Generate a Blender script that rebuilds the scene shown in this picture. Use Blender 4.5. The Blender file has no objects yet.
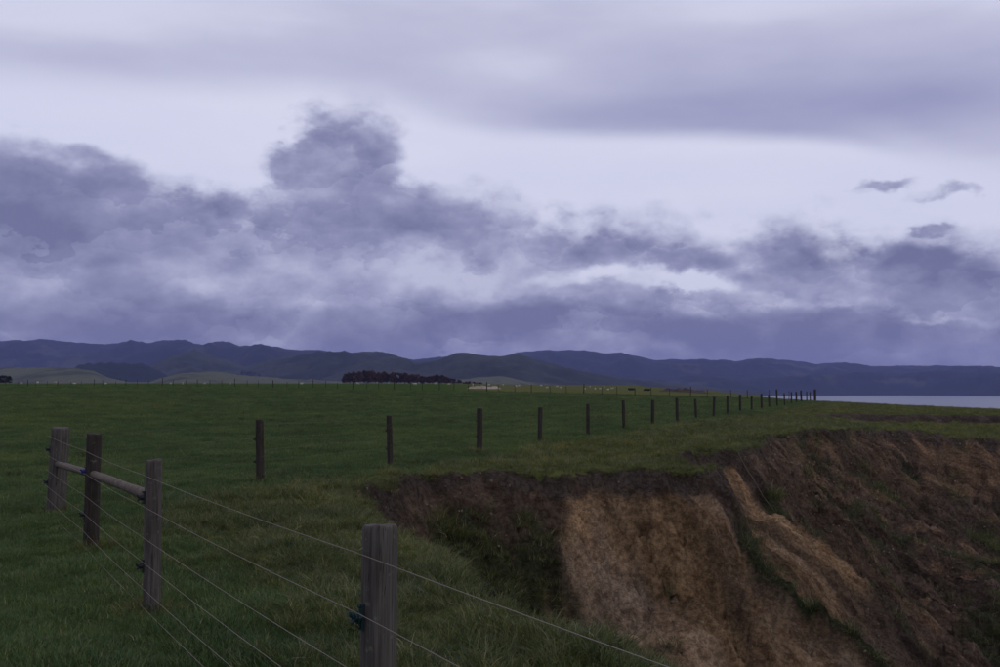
import bpy, bmesh, math, random
import numpy as np
from mathutils import Vector, Matrix

# ------------------------------------------------------------------ camera
scene = bpy.context.scene
EYE = 1.68
F = 972.2                      # focal length in photo pixels (35 mm on 36 mm, 1000 px wide)
PITCH = math.atan(56.5 / F)    # eye level lies at y = 390 of 667
cam_data = bpy.data.cameras.new("camera")
cam_data.lens = 35.0
cam_data.sensor_width = 36.0
cam_data.clip_start = 0.05
cam_data.clip_end = 60000
cam = bpy.data.objects.new("camera", cam_data)
scene.collection.objects.link(cam)
cam.location = (0, 0, EYE)
cam.rotation_euler = (math.radians(90) + PITCH, 0, 0)
scene.camera = cam

scene.render.engine = 'CYCLES'
scene.cycles.use_denoising = True
scene.cycles.max_bounces = 6
scene.cycles.diffuse_bounces = 3
scene.cycles.transmission_bounces = 4
scene.cycles.volume_bounces = 0
scene.cycles.volume_step_rate = 1.0
scene.view_settings.view_transform = 'Standard'
scene.view_settings.look = 'None'
scene.view_settings.gamma = 1.0
scene.view_settings.exposure = 0.0
scene.view_settings.use_curve_mapping = False


def ray(px, py):
    """direction of a photo pixel in the world"""
    cx, cy = px - 500.0, 333.5 - py
    c, s = math.cos(PITCH), math.sin(PITCH)
    return Vector((cx, F * c - cy * s, F * s + cy * c)).normalized()


def azel(px, py):
    d = ray(px, py)
    return math.atan2(d.x, d.y), math.asin(d.z)


# ------------------------------------------------------------------ node helpers
def srgb(r, g, b):
    def f(c):
        c /= 255.0
        return c / 12.92 if c <= 0.04045 else ((c + 0.055) / 1.055) ** 2.4
    return (f(r), f(g), f(b), 1.0)


class Tree:
    """tiny wrapper: builds shader nodes from function calls"""
    def __init__(self, nt):
        self.nt = nt

    def node(self, kind, **kw):
        n = self.nt.nodes.new(kind)
        for k, v in kw.items():
            setattr(n, k, v)
        return n

    def put(self, sock, v):
        if isinstance(v, bpy.types.NodeSocket):
            self.nt.links.new(v, sock)
        elif v is not None:
            sock.default_value = v

    def m(self, op, a, b=None, c=None, clamp=False):
        n = self.node('ShaderNodeMath', operation=op, use_clamp=clamp)
        for i, v in enumerate((a, b, c)):
            if v is not None:
                self.put(n.inputs[i], v)
        return n.outputs[0]

    def v(self, op, a, b=None, c=None):
        n = self.node('ShaderNodeVectorMath', operation=op)
        for i, x in enumerate((a, b, c)):
            if x is not None:
                self.put(n.inputs[i], x)
        return n.outputs['Value'] if op in ('DOT_PRODUCT', 'LENGTH') else n.outputs[0]

    def xyz(self, x, y, z):
        n = self.node('ShaderNodeCombineXYZ')
        for i, q in enumerate((x, y, z)):
            self.put(n.inputs[i], q)
        return n.outputs[0]

    def sep(self, v):
        n = self.node('ShaderNodeSeparateXYZ')
        self.put(n.inputs[0], v)
        return n.outputs[0], n.outputs[1], n.outputs[2]

    def noise(self, vec, scale, detail=4.0, rough=0.5, dist=0.0, lac=2.0):
        n = self.node('ShaderNodeTexNoise')
        self.put(n.inputs['Vector'], vec)
        n.inputs['Scale'].default_value = scale
        n.inputs['Detail'].default_value = detail
        n.inputs['Roughness'].default_value = rough
        n.inputs['Lacunarity'].default_value = lac
        n.inputs['Distortion'].default_value = dist
        return n.outputs[0], n.outputs[1]

    def smooth(self, x, lo, hi, tlo=0.0, thi=1.0):
        n = self.node('ShaderNodeMapRange', interpolation_type='SMOOTHSTEP')
        self.put(n.inputs[0], x)
        n.inputs[1].default_value = lo
        n.inputs[2].default_value = hi
        n.inputs[3].default_value = tlo
        n.inputs[4].default_value = thi
        return n.outputs[0]

    def mix(self, f, a, b, blend='MIX'):
        n = self.node('ShaderNodeMix', data_type='RGBA', blend_type=blend)
        self.put(n.inputs[0], f)
        self.put(n.inputs[6], a)
        self.put(n.inputs[7], b)
        return n.outputs[2]

    def ramp(self, f, stops, interp='LINEAR'):
        n = self.node('ShaderNodeValToRGB')
        self.put(n.inputs[0], f)
        r = n.color_ramp
        r.interpolation = interp
        while len(r.elements) > 1:
            r.elements.remove(r.elements[-1])
        r.elements[0].position = stops[0][0]
        r.elements[0].color = stops[0][1]
        for p, c in stops[1:]:
            r.elements.new(p).color = c
        return n.outputs[0]


# ------------------------------------------------------------------ sky (broken evening overcast)
SUN_EL, SUN_AZ = math.radians(38), math.radians(115)     # azimuth clockwise from +Y: right, a little behind
world = bpy.data.worlds.new("World")
scene.world = world
world.use_nodes = True
nt = world.node_tree
nt.nodes.clear()
T = Tree(nt)
tc = T.node('ShaderNodeTexCoord').outputs['Generated']
dirv = T.v('NORMALIZE', tc)
dx, dy, dz = T.sep(dirv)
AZ = T.m('ARCTAN2', dx, dy)
EL = T.m('ARCSINE', dz)
AE = T.xyz(AZ, EL, 0.0)


def blob(px, py, sx, sy, rot=0.0):
    a0, e0 = azel(px, py)
    sx, sy = sx / F, sy / F
    c, s = math.cos(math.radians(rot)), math.sin(math.radians(rot))
    d = T.v('SUBTRACT', AE, (a0, e0, 0))
    p = T.v('DOT_PRODUCT', d, (c / sx, s / sx, 0))
    q = T.v('DOT_PRODUCT', d, (-s / sy, c / sy, 0))
    r = T.m('MULTIPLY_ADD', p, p, T.m('MULTIPLY', q, q))
    return T.m('POWER', 0.36788, r)


def blobs(lst):
    out = 0.0
    for w, *a in lst:
        out = T.m('MULTIPLY_ADD', blob(*a), w, out)
    return out


def edge_curve(pts):
    """elevation (rad) of an edge as a function of azimuth; pts are photo pixels"""
    lo, hi = -0.75, 0.75
    st = []
    for px, py in pts:
        a, e = azel(px, py)
        g = e / 0.45
        st.append(((a - lo) / (hi - lo), (g, g, g, 1)))
    f = T.m('DIVIDE', T.m('SUBTRACT', AZ, lo), hi - lo, clamp=True)
    return T.m('MULTIPLY', T.ramp(f, st), 0.45)


PX = 1.0 / F
# noise fields over the direction sphere
nv = T.v('MULTIPLY', dirv, (1.0, 1.0, 1.6))


def field(off, scale, detail, rough):
    return T.noise(T.v('ADD', nv, off), scale, detail, rough)


n_str, _ = T.noise(T.v('MULTIPLY', dirv, (1.0, 1.0, 4.0)), 4.0, 5, 0.5)
n_big, _ = field((0.0, 0.0, 0.0), 7.0, 10, 0.56)
n_mid, _ = field((3.1, 1.7, 9.2), 13.0, 9, 0.56)
n_fine, wcol = field((7.7, 2.3, 1.2), 24.0, 7, 0.55)


def puffs(off, scale, bend):
    """rounded billows: noise-bent cells; returns heart value (1 in the middle) and height inside the puff"""
    vec = T.v('ADD', T.v('ADD', nv, off), T.v('MULTIPLY', T.v('SUBTRACT', wcol, (0.5, 0.5, 0.5)), (bend, bend, bend)))
    n = T.node('ShaderNodeTexVoronoi', feature='F1', voronoi_dimensions='3D')
    T.put(n.inputs['Vector'], vec)
    n.inputs['Scale'].default_value = scale
    n.inputs['Detail'].default_value = 0.0
    d = T.v('SUBTRACT', vec, n.outputs['Position'])
    up = T.m('MULTIPLY', T.sep(d)[2], scale)
    return T.m('SUBTRACT', 1.0, n.outputs['Distance']), up


p_mid, up_mid = puffs((0.2, 0.4, 0.6), 7.0, 0.13)
p_sm, up_sm = puffs((1.2, 2.4, 0.1), 17.0, 0.08)
_, wbig = field((1.1, 5.5, 2.9), 9.0, 6, 0.55)

# upper veil and stratus
clear = T.mix(T.smooth(n_str, 0.3, 0.7), srgb(219, 221, 243), srgb(226, 227, 246))
st_edge = edge_curve([(-400, 120), (0, 92), (150, 95), (300, 92), (380, 105), (440, 124), (500, 135), (600, 137), (700, 136),
                      (800, 139), (850, 145), (900, 158), (950, 176), (1000, 190), (1400, 200)])
e_rel = T.m('SUBTRACT', EL, st_edge)
e_rel = T.m('MULTIPLY_ADD', T.m('SUBTRACT', n_str, 0.5), 16 * PX, e_rel)
st_sharp = T.smooth(e_rel, -9 * PX, 12 * PX)
st_soft = T.smooth(e_rel, -14 * PX, 42 * PX)
st_mask = T.mix(T.smooth(AZ, -0.16, 0.10), st_soft, T.mix(T.smooth(AZ, 0.33, 0.44), st_sharp, st_soft))
st_dark = blobs([(0.46, 820, 118, 340, 44), (0.22, 640, 115, 160, 24), (0.24, 975, 85, 150, 40), (0.18, 700, 60, 500, 46),
                 (0.24, 150, 68, 330, 32), (-0.3, 40, 15, 140, 30), (-0.14, 500, 65, 90, 45)])
st_dark = T.m('ADD', st_dark, T.m('MULTIPLY_ADD', T.m('SUBTRACT', n_str, 0.5), 0.9, 0.16), clamp=True)
st_col = T.mix(st_dark, srgb(213, 214, 235), srgb(154, 155, 193))
st_m = T.m('MULTIPLY', st_mask, T.smooth(st_dark, 0.0, 0.3, 0.55, 1.0))
sky1 = T.mix(st_m, clear, st_col)

# cumulus bank: its layout is bent by noise so that no outline stays smooth
AE0 = AE
AE = T.v('ADD', AE0, T.v('ADD', T.v('MULTIPLY', T.v('SUBTRACT', wbig, (0.5, 0.5, 0.5)), (90 * PX, 70 * PX, 0)),
                         T.v('MULTIPLY', T.v('SUBTRACT', wcol, (0.5, 0.5, 0.5)), (34 * PX, 26 * PX, 0))))
AZ, EL_w, _z = T.sep(AE)
cu_top = edge_curve([(-500, 190), (-250, 150), (-60, 150), (0, 138), (60, 150), (105, 146), (150, 160), (200, 166), (250, 172), (275, 150), (292, 112),
                     (340, 94), (390, 104), (425, 142), (470, 168), (520, 186), (580, 204), (650, 222), (700, 240), (728, 240),
                     (750, 226), (790, 222), (840, 236), (880, 236), (920, 230), (1000, 228), (1200, 225), (1500, 200)])
d_top = T.m('SUBTRACT', cu_top, EL_w)
gap = blobs([(0.8, 600, 272, 80, 11, -4), (0.7, 540, 284, 45, 11), (0.75, 690, 284, 60, 8), (0.5, 800, 298, 110, 8, -6), (0.45, 980, 312, 130, 8, -3),
             (0.55, 110, 128, 60, 14), (0.35, 262, 176, 22, 10, -25), (0.6, 440, 165, 34, 14),
             (-1.06, 884, 191, 34, 7, -6), (-0.84, 966, 199, 26, 5), (-0.82, 948, 234, 16, 4)])
dens = T.m('ADD', T.m('MULTIPLY', d_top, F / 16.0), T.m('MULTIPLY', T.m('SUBTRACT', n_big, 0.5), 4.0))
dens = T.m('ADD', dens, T.m('MULTIPLY', T.m('SUBTRACT', n_fine, 0.5), 1.6))
dens = T.m('ADD', dens, T.m('MULTIPLY', T.m('ADD', T.m('MULTIPLY', T.m('SUBTRACT', p_mid, 0.55), 2.6), T.m('MULTIPLY', T.m('SUBTRACT', p_sm, 0.55), 1.6)), 1.0))
dens = T.m('SUBTRACT', T.m('MINIMUM', dens, 4.0), T.m('MULTIPLY', gap, 5.0))
cover = T.smooth(dens, -0.9, 1.5)
tone = blobs([(0.75, 60, 232, 120, 52, -20), (0.45, 200, 212, 90, 30, -25), (0.55, 350, 160, 80, 44), (0.45, 380, 222, 120, 22),
              (0.55, 600, 238, 110, 18, -15), (0.9, 890, 262, 180, 20, -6), (0.55, 640, 318, 210, 22), (0.5, 860, 332, 200, 26),
              (0.55, 120, 325, 180, 24), (0.45, 480, 330, 120, 22), (-0.55, 210, 288, 90, 16, 8), (-0.65, 430, 270, 60, 18, -12), (-0.4, 40, 160, 60, 12),
              (-0.4, 560, 296, 90, 8), (-0.3, 730, 300, 120, 8), (-0.4, 290, 305, 70, 12), (-0.4, 100, 275, 60, 10, 10)])
tone = T.m('MULTIPLY_ADD', tone, 0.72, 0.34)
tone = T.m('MULTIPLY_ADD', T.m('SUBTRACT', n_mid, 0.5), 1.3, tone)
tone = T.m('MULTIPLY_ADD', T.m('SUBTRACT', n_big, 0.5), 1.1, tone)
tone = T.m('MULTIPLY_ADD', up_mid, -0.16, tone)
tone = T.m('MULTIPLY_ADD', up_sm, -0.10, tone)
tone = T.m('MULTIPLY_ADD', T.m('SUBTRACT', n_fine, 0.5), 0.5, tone)
tone = T.m('ADD', tone, T.smooth(EL, 15 * PX, 85 * PX, 0.30, 0.0))
tone = T.m('ADD', tone, T.smooth(dens, 0.3, 2.8, -0.30, 0.0), clamp=True)
cu_col = T.ramp(tone, [(0.0, srgb(201, 202, 226)), (0.25, srgb(174, 175, 205)), (0.55, srgb(146, 147, 180)), (0.8, srgb(127, 128, 163)), (1.0, srgb(112, 113, 150))])
sky2 = T.mix(cover, sky1, cu_col)

nish = T.node('ShaderNodeTexSky', sky_type='NISHITA', sun_disc=False)
nish.sun_elevation = SUN_EL
nish.sun_rotation = SUN_AZ
nish.altitude = 40
SKY_STRENGTH = 0.1
veil = T.v('SCALE', sky2)
veil.node.inputs['Scale'].default_value = 1.0 / SKY_STRENGTH
skyc = T.mix(0.94, nish.outputs[0], veil)
bg = T.node('ShaderNodeBackground')
T.put(bg.inputs['Color'], skyc)
bg.inputs['Strength'].default_value = SKY_STRENGTH
T.nt.links.new(bg.outputs[0], T.node('ShaderNodeOutputWorld').inputs['Surface'])
world.cycles.sampling_method = 'MANUAL'
world.cycles.sample_map_resolution = 512

sun_data = bpy.data.lights.new("sun", 'SUN')
sun_data.energy = 0.5
sun_data.angle = math.radians(20)
sun_data.color = (1.0, 0.93, 0.86)
sun = bpy.data.objects.new("sun", sun_data)
scene.collection.objects.link(sun)
sdir = Vector((math.sin(SUN_AZ) * math.cos(SUN_EL), math.cos(SUN_AZ) * math.cos(SUN_EL), math.sin(SUN_EL)))
sun.rotation_euler = sdir.to_track_quat('Z', 'Y').to_euler()
sun.location = (0, 0, 300)

# ------------------------------------------------------------------ general helpers
rng = np.random.default_rng(7)
random.seed(7)
LINK = scene.collection.objects.link


def tag(o, label=None, cat=None, group=None, kind=None):
    for k, v in (('label', label), ('category', cat), ('group', group), ('kind', kind)):
        if v:
            o[k] = v
    return o


def mesh_from(name, verts, faces, smooth=True):
    me = bpy.data.meshes.new(name)
    me.from_pydata([tuple(map(float, v)) for v in verts], [], [tuple(map(int, f)) for f in faces])
    if smooth:
        me.polygons.foreach_set('use_smooth', [True] * len(me.polygons))
    me.update()
    return me


def mesh_np(name, verts, quads, smooth=True):
    """fast mesh from numpy arrays; quads is (n,k) with one k for all faces"""
    me = bpy.data.meshes.new(name)
    n, k = quads.shape
    me.vertices.add(len(verts))
    me.vertices.foreach_set('co', np.asarray(verts, np.float32).ravel())
    me.loops.add(n * k)
    me.loops.foreach_set('vertex_index', quads.astype(np.int32).ravel())
    me.polygons.add(n)
    me.polygons.foreach_set('loop_start', np.arange(0, n * k, k, dtype=np.int32))
    if smooth:
        me.polygons.foreach_set('use_smooth', np.ones(n, bool))
    me.update(calc_edges=True)
    return me


def add_obj(name, me, mat=None, parent=None, loc=None):
    o = bpy.data.objects.new(name, me)
    LINK(o)
    if mat is not None and not me.materials:
        me.materials.append(mat)
    if parent is not None:
        o.parent = parent
    if loc is not None:
        o.location = loc
    return o


def empty(name, loc):
    o = bpy.data.objects.new(name, None)
    o.empty_display_size = 0.3
    LINK(o)
    o.location = loc
    return o


def vcol(me, name, cols):
    at = me.color_attributes.new(name, 'FLOAT_COLOR', 'POINT')
    c = np.ones((len(me.vertices), 4), np.float32)
    c[:, :3] = cols
    at.data.foreach_set('color', c.ravel())


def hash2(ix, iy, seed):
    h = (ix.astype(np.int64) * 374761393 + iy.astype(np.int64) * 668265263 + seed * 974634777) & 0xFFFFFFFF
    h = ((h ^ (h >> 13)) * 1274126177) & 0xFFFFFFFF
    h = ((h ^ (h >> 16)) * 2246822519) & 0xFFFFFFFF
    return (h & 0xFFFFFF) / float(0xFFFFFF)


def perlin(x, y, seed=0):
    x = np.asarray(x, float); y = np.asarray(y, float)
    ix, iy = np.floor(x), np.floor(y)
    fx, fy = x - ix, y - iy
    ux, uy = fx * fx * fx * (fx * (fx * 6 - 15) + 10), fy * fy * fy * (fy * (fy * 6 - 15) + 10)

    def g(ox, oy):
        a = hash2(ix + ox, iy + oy, seed) * 2 * math.pi
        return np.cos(a) * (fx - ox) + np.sin(a) * (fy - oy)
    n0 = g(0, 0) * (1 - ux) + g(1, 0) * ux
    n1 = g(0, 1) * (1 - ux) + g(1, 1) * ux
    return (n0 * (1 - uy) + n1 * uy) * 1.5


def fbm(x, y, octs=4, seed=0, gain=0.5):
    s, a = 0.0, 1.0
    for i in range(octs):
        s = s + a * perlin(x, y, seed + i * 17)
        x, y, a = x * 2.03 + 11.3, y * 2.03 - 7.1, a * gain
    return s


def ridged(x, y, octs=4, seed=0):
    s, a = 0.0, 1.0
    for i in range(octs):
        s = s + a * (1 - 2 * np.abs(perlin(x, y, seed + i * 31)))
        x, y, a = x * 2.1 + 3.7, y * 2.1 + 9.2, a * 0.5
    return s


def sstep(x, a, b):
    t = np.clip((x - a) / (b - a), 0, 1)
    return t * t * (3 - 2 * t)


# ------------------------------------------------------------------ terrain
NEAR_LIP = [(140, -120), (14, -12), (6, -4), (2.7, 1.6), (1.35, 5.0), (0.65, 6.4), (0.1, 7.2), (-0.6, 8.2), (-1.15, 10.2), (-1.7, 12.6), (-2.2, 14.6)]
FAR_LIP = [(-2.2, 14.6), (-2.6, 15.8), (-2.35, 17.0), (-1.75, 17.9), (-1.35, 19.2), (0.4, 20.2), (3.2, 20.6), (4.2, 20.9), (4.35, 22.3), (3.8, 24.6),
           (4.9, 25.5), (6.3, 26.5), (7.8, 30.2), (9.6, 35.2), (12.6, 40.0), (17, 43.5), (24, 44.5), (32, 45), (46, 46), (80, 42), (160, 34)]
BOWL = NEAR_LIP + FAR_LIP[1:]
COAST = [(58, 46), (56, 60), (58, 85), (54, 108), (46, 126), (50, 180), (68, 300), (95, 430), (88, 600), (130, 900), (220, 1500),
         (500, 3000), (1500, 6500), (1600, 9000), (12000, 9000), (12000, -900), (120, -900), (90, -60), (70, 0), (60, 44)]


def poly_dist(x, y, pts, closed=False):
    best = np.full(np.shape(x), 1e9)
    n = len(pts)
    for i in range(n if closed else n - 1):
        ax, ay = pts[i]; bx, by = pts[(i + 1) % n]
        ux, uy = bx - ax, by - ay
        t = np.clip(((x - ax) * ux + (y - ay) * uy) / (ux * ux + uy * uy), 0, 1)
        best = np.minimum(best, np.hypot(x - ax - t * ux, y - ay - t * uy))
    return best


def inside(x, y, pts):
    r = np.zeros(np.shape(x), bool)
    n = len(pts)
    for i in range(n):
        ax, ay = pts[i]; bx, by = pts[(i + 1) % n]
        cond = ((ay > y) != (by > y))
        with np.errstate(divide='ignore', invalid='ignore'):
            xi = (bx - ax) * (y - ay) / (by - ay if by != ay else 1e-9) + ax
        r ^= cond & (x < xi)
    return r


CRESTS = [9.0, 13.2, 16.0, 18.1, 19.7, 25.6, 29.0, 31.2, 33.8, 36.5, 40, 44, 49, 55, 62, 70, 80]
AMPS = [0.2, 0.3, 0.35, 0.55, 0.85, 1.45, 0.75, 0.6, 0.7, 0.6, 0.5, 0.5, 0.5, 0.5, 0.5, 0.5, 0.5]


def field_z(x, y):
    c = x - (0.427 * (y - 17.7) - 4.3)
    w = 1 / (1 + np.exp(np.clip((c + 14) / 13, -30, 30)))
    ramp = np.where(y > 25, y - 25, 0.0)
    z = (0.0145 + 0.003 / (1 + np.exp(np.clip((x + 30) / 15, -30, 30)))) * np.minimum(ramp, 115) * w
    far = np.clip(y - 140, 0, 900)
    left = 1 / (1 + np.exp(np.clip((x / np.maximum(y, 20) - 0.03) / 0.035, -30, 30)))
    z = z + far * 0.0074 * left + (np.clip(y - 330, 0, 400) * 0.010 - np.clip(y - 140, 0, 200) * 0.0022) * (1 - left) * (1 - sstep(x / np.maximum(y, 20), 0.15, 0.20))
    z = z - np.clip(y - 1040, 0, 800) * 0.03 * left
    z = z + 0.05 * fbm(x / 9, y / 9, 3, 3) * sstep(y, 6, 20) + 0.35 * fbm(x / 60, y / 60, 2, 5) * sstep(y, 60, 160)
    # rough ground on the cliff side of the fence
    rough = sstep(c, -0.6, 1.5)
    z = z + rough * (0.05 * fbm(x / 1.3, y / 1.3, 3, 8))
    # knoll towards the point
    z = z + 0.12 * np.exp(-((x - 34) / 14) ** 2 - ((y - 100) / 16) ** 2)
    z = z - 0.55 * sstep(x, 30, 54) * sstep(y, 62, 92) * (1 - sstep(y, 300, 500))
    # slumped terrace in front of a low second scarp
    line = 63 + 0.05 * (x - 24) + 1.6 * fbm(x / 6, y / 20, 3, 21)
    t = (line - y)
    amp = (0.52 + 0.22 * perlin(x / 5.0, y * 0, 23)) * sstep(x, 17.5, 25)
    z = z - amp * sstep(t, 0, 0.5) - 0.25 * sstep(x, 10, 22) * sstep(y, 30, 36) * sstep(t, 0, 6)
    return z, t, amp


def terrain(x, y, info=False):
    x = np.asarray(x, float); y = np.asarray(y, float)
    zf, t2, amp2 = field_z(x, y)
    near = (y < 52) & (y > -70) & (x > -12) & (x < 100)
    z = zf.copy()
    soil = np.zeros(x.shape); sd = np.full(x.shape, -50.0); dn = np.full(x.shape, 50.0)
    saw = np.zeros(x.shape); dF_all = np.zeros(x.shape)
    if near.any():
        X, Y = x[near], y[near]
        wx = X + 0.42 * fbm(X / 2.2, Y / 2.2, 3, 41) + 0.10 * fbm(X / 0.35, Y / 0.35, 2, 43)
        wy = Y + 0.42 * fbm(X / 2.2 + 40, Y / 2.2, 3, 42) + 0.10 * fbm(X / 0.35 + 9, Y / 0.35, 2, 44)
        ins = inside(wx, wy, BOWL)
        dN = poly_dist(wx, wy, NEAR_LIP)
        dF = poly_dist(wx, wy, FAR_LIP)
        d = np.minimum(dN, dF)
        # far wall: top scarp, then an apron cut by slanting spurs
        scarp = (0.42 + 0.25 * perlin(X / 3.1, Y / 3.1, 51) + 0.18 * sstep(X, 8, 14))
        flute = 0.16 * ridged((X * 0.85 + Y * 0.53) / 0.8, (X - Y) / 5, 2, 52) * np.exp(-((dF - 0.4) / 0.5) ** 2)
        slope = 0.84 + 0.10 * perlin(X / 7, Y / 7, 53)
        slope = slope - 0.30 * sstep(X, 11, 17)
        # horizontal breaks: short steep ledges between smooth aprons
        ap = np.maximum(dF - 0.32, 0)
        zF = -scarp * sstep(dF, 0.0, 0.38 + 0.2 * perlin(X / 1.2, Y / 1.2, 54)) - slope * ap - 0.9 * np.maximum(dF - 12, 0)
        q = 0.53 * X + 0.85 * Y + 0.32 * fbm(X / 3.5, Y / 3.5, 3, 60) + 0.04 * fbm(X / 0.5, Y / 0.5, 2, 61)
        s = np.zeros_like(q); a_s = np.zeros_like(q)
        for i in range(len(CRESTS) - 1):
            m = (q >= CRESTS[i]) & (q < CRESTS[i + 1])
            u = (q[m] - CRESTS[i]) / (CRESTS[i + 1] - CRESTS[i])
            ai = AMPS[i + 1]; ap0 = AMPS[i]
            drop = sstep(u, 0.0, 0.055)
            s[m] = 1.2 * drop * ai * (-1.0 + np.clip((u - 0.10) / 0.90, 0, 1) ** 0.85)
            a_s[m] = u
        zF = zF + s * sstep(dF, 0.35, 1.9) * 0.9 - 0.95 * (1 - sstep(q, 19.6, 19.85)) * sstep(dF, 0.6, 2.2)
        r = 0.85 * X - 0.53 * Y
        tex = 0.08 * fbm(r / 3.2, q / 1.3, 4, 70) + 0.07 * ridged(r / 3.4, q / 0.6, 3, 71) + 0.045 * ridged(r / 0.9, q / 0.2, 3, 73)
        # small sharp-crested ribs running down the spurs
        qa = (q + 0.25 * fbm(r / 2.5, q / 1.0, 2, 66)) / 0.85
        fa = qa - np.floor(qa)
        rib = np.where(fa < 0.82, fa / 0.82, (1 - fa) / 0.18) - 0.5
        qb = (q + 0.10 * fbm(r / 0.9, q / 0.4, 2, 67)) / 0.21
        fb = qb - np.floor(qb)
        rib2 = np.where(fb < 0.75, fb / 0.75, (1 - fb) / 0.25) - 0.5
        onface = 1 - 0.35 * sstep(a_s, 0.2, 0.4) * sstep(q, 16.6, 17.4) * (1 - sstep(q, 25.7, 26.3)) * (1 - sstep(dF, 3.8, 5.5))
        tex = tex + 0.24 * onface * rib * sstep(perlin(r / 2.8, q / 1.6, 68), -0.25, 0.3) + 0.045 * rib2 * sstep(perlin(r / 1.5, q / 0.8, 69), -0.2, 0.3)
        ledge = perlin(r / 1.7, q / 1.7, 72)
        tex = tex - 0.30 * sstep(ledge, 0.12, 0.22) * sstep(perlin(X / 2.5, Y / 2.5, 74), -0.1, 0.3)
        fm = sstep(a_s, 0.26, 0.42) * sstep(q, 16.6, 17.4) * (1 - sstep(q, 25.7, 26.3)) * sstep(dF, 0.5, 1.0) * (1 - sstep(dF, 3.8, 5.5))
        rugg = 1 - 0.78 * fm
        bv = 1.6 * fbm(r / 1.3, q / 0.75, 3, 77) + dF * 1.1
        blocks = (np.floor(bv) + sstep(bv - np.floor(bv), 0.70, 0.95) - bv) * 0.16
        crack = np.abs(perlin(r / 3.6, q / 0.8, 76))
        tex = tex + rugg * (blocks + 0.10 * np.abs(perlin(X / 0.32, Y / 0.32, 75)) + 0.05 * np.abs(perlin(X / 0.14, Y / 0.14, 79)))
        tex = tex - (0.10 + 0.18 * rugg) * (1 - sstep(crack, 0.0, 0.05))
        zF = zF + tex * sstep(dF, 0.30, 1.1) + flute
        # near side: grassy slope rolling over
        zN = -0.55 * dN - 0.75 * np.maximum(dN - 0.3, 0) + 0.10 * fbm(X / 0.9, Y / 0.9, 3, 80) * sstep(dN, 0, 0.6)
        zN = zN - 0.22 * sstep(perlin(X / 1.4, Y / 1.4, 81), 0.18, 0.3) * sstep(dN, 1.0, 1.6)
        k = 0.35
        h = np.clip(0.5 + 0.5 * (zN - zF) / k, 0, 1)
        zb = zF * (1 - h) + zN * h + k * h * (1 - h)
        onN = h
        zz = np.where(ins, zf[near] + zb, zf[near])
        # turf lip: slight swell and ragged edge
        out = ~ins
        zz = np.where(out & (dF < 0.9), zz - 0.10 * np.exp(-(dF / 0.35) ** 2) + 0.03 * perlin(X / 0.25, Y / 0.25, 90), zz)
        z[near] = zz
        so = np.where(ins & (dF > 0.03), 1.0, 0.0)
        bare_n = sstep(dN, 0.5, 1.2) * sstep(perlin(X / 1.1, Y / 1.1, 91) + 0.3 * perlin(X / 0.35, Y / 0.35, 92) + 0.35 * sstep(Y, 9, 13), -0.10, 0.12)
        nearside = (onN > 0.5)
        so = np.where(ins & nearside & (dF > 0.9), np.where((bare_n > 0.5) & (dN > 0.55), 1.0, 0.0), so)
        soil[near] = so
        sd[near] = np.where(ins, d, -d)
        dn[near] = dN
        saw[near] = a_s
        dF_all[near] = np.where(ins, dF, -dF)
    # second scarp is bare too
    s2 = (amp2 > 0.16) & (t2 > -0.05) & (t2 < 0.55 + 0.5 * perlin(x / 1.2, y / 3.0, 95)) & (x < 60) & (y > 52)
    soil = np.where(s2, 1.0, soil)
    # coast
    cin = inside(x, y, COAST)
    if cin.any():
        dc = poly_dist(x[cin], y[cin], COAST, True)
        z[cin] = np.maximum(z[cin] - 1.5 * dc, -46.0)
        soil[cin] = np.where(dc > 0.3, 1.0, soil[cin])
    z = np.maximum(z, -46.0)
    if info:
        return z, soil, sd, dn, saw, dF_all
    return z


def axis(lo, hi, bands, grow):
    """grid lines: bands of (start, end, step), then growing steps out to lo and hi"""
    pts = []
    for a, b, st_ in bands:
        pts += list(np.arange(a, b - 1e-6, st_))
    pts.append(bands[-1][1])
    a, s_ = pts[-1], bands[-1][2]
    up = []
    while a < hi:
        s_ *= grow
        a += s_
        up.append(a)
    b, s_ = pts[0], bands[0][2]
    down = []
    while b > lo:
        s_ *= grow
        b -= s_
        down.append(b)
    return np.array(down[::-1] + pts + up)


gx = axis(-9000, 9000, [(-4.0, 14.0, 0.05), (14.0, 24.0, 0.07), (24.0, 42.0, 0.15)], 1.07)
gy = axis(-900, 6900, [(4.5, 9.0, 0.09), (9.0, 33.0, 0.055), (33.0, 46.0, 0.08), (46.0, 60.0, 0.3), (60.0, 67.0, 0.11), (67.0, 70.0, 0.3)], 1.055)
GX, GY = np.meshgrid(gx, gy)
gz, soil, sd, dn, saw, dF = terrain(GX, GY, True)
nx, ny = len(gx), len(gy)
idx = np.arange(nx * ny).reshape(ny, nx)
quads = np.stack([idx[:-1, :-1], idx[:-1, 1:], idx[1:, 1:], idx[1:, :-1]], -1).reshape(-1, 4)
verts = np.stack([GX, GY, gz], -1).reshape(-1, 3)
soil_f = soil.ravel()[quads].mean(1) > 0.5
print('ground', nx, ny, len(quads), soil_f.sum())


def sub(mask):
    q = quads[mask]
    used, inv = np.unique(q, return_inverse=True)
    return verts[used], inv.reshape(q.shape), used


# ------------------------------------------------------------------ materials
def new_mat(name):
    m = bpy.data.materials.new(name)
    m.use_nodes = True
    m.node_tree.nodes.clear()
    return m, Tree(m.node_tree)


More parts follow.
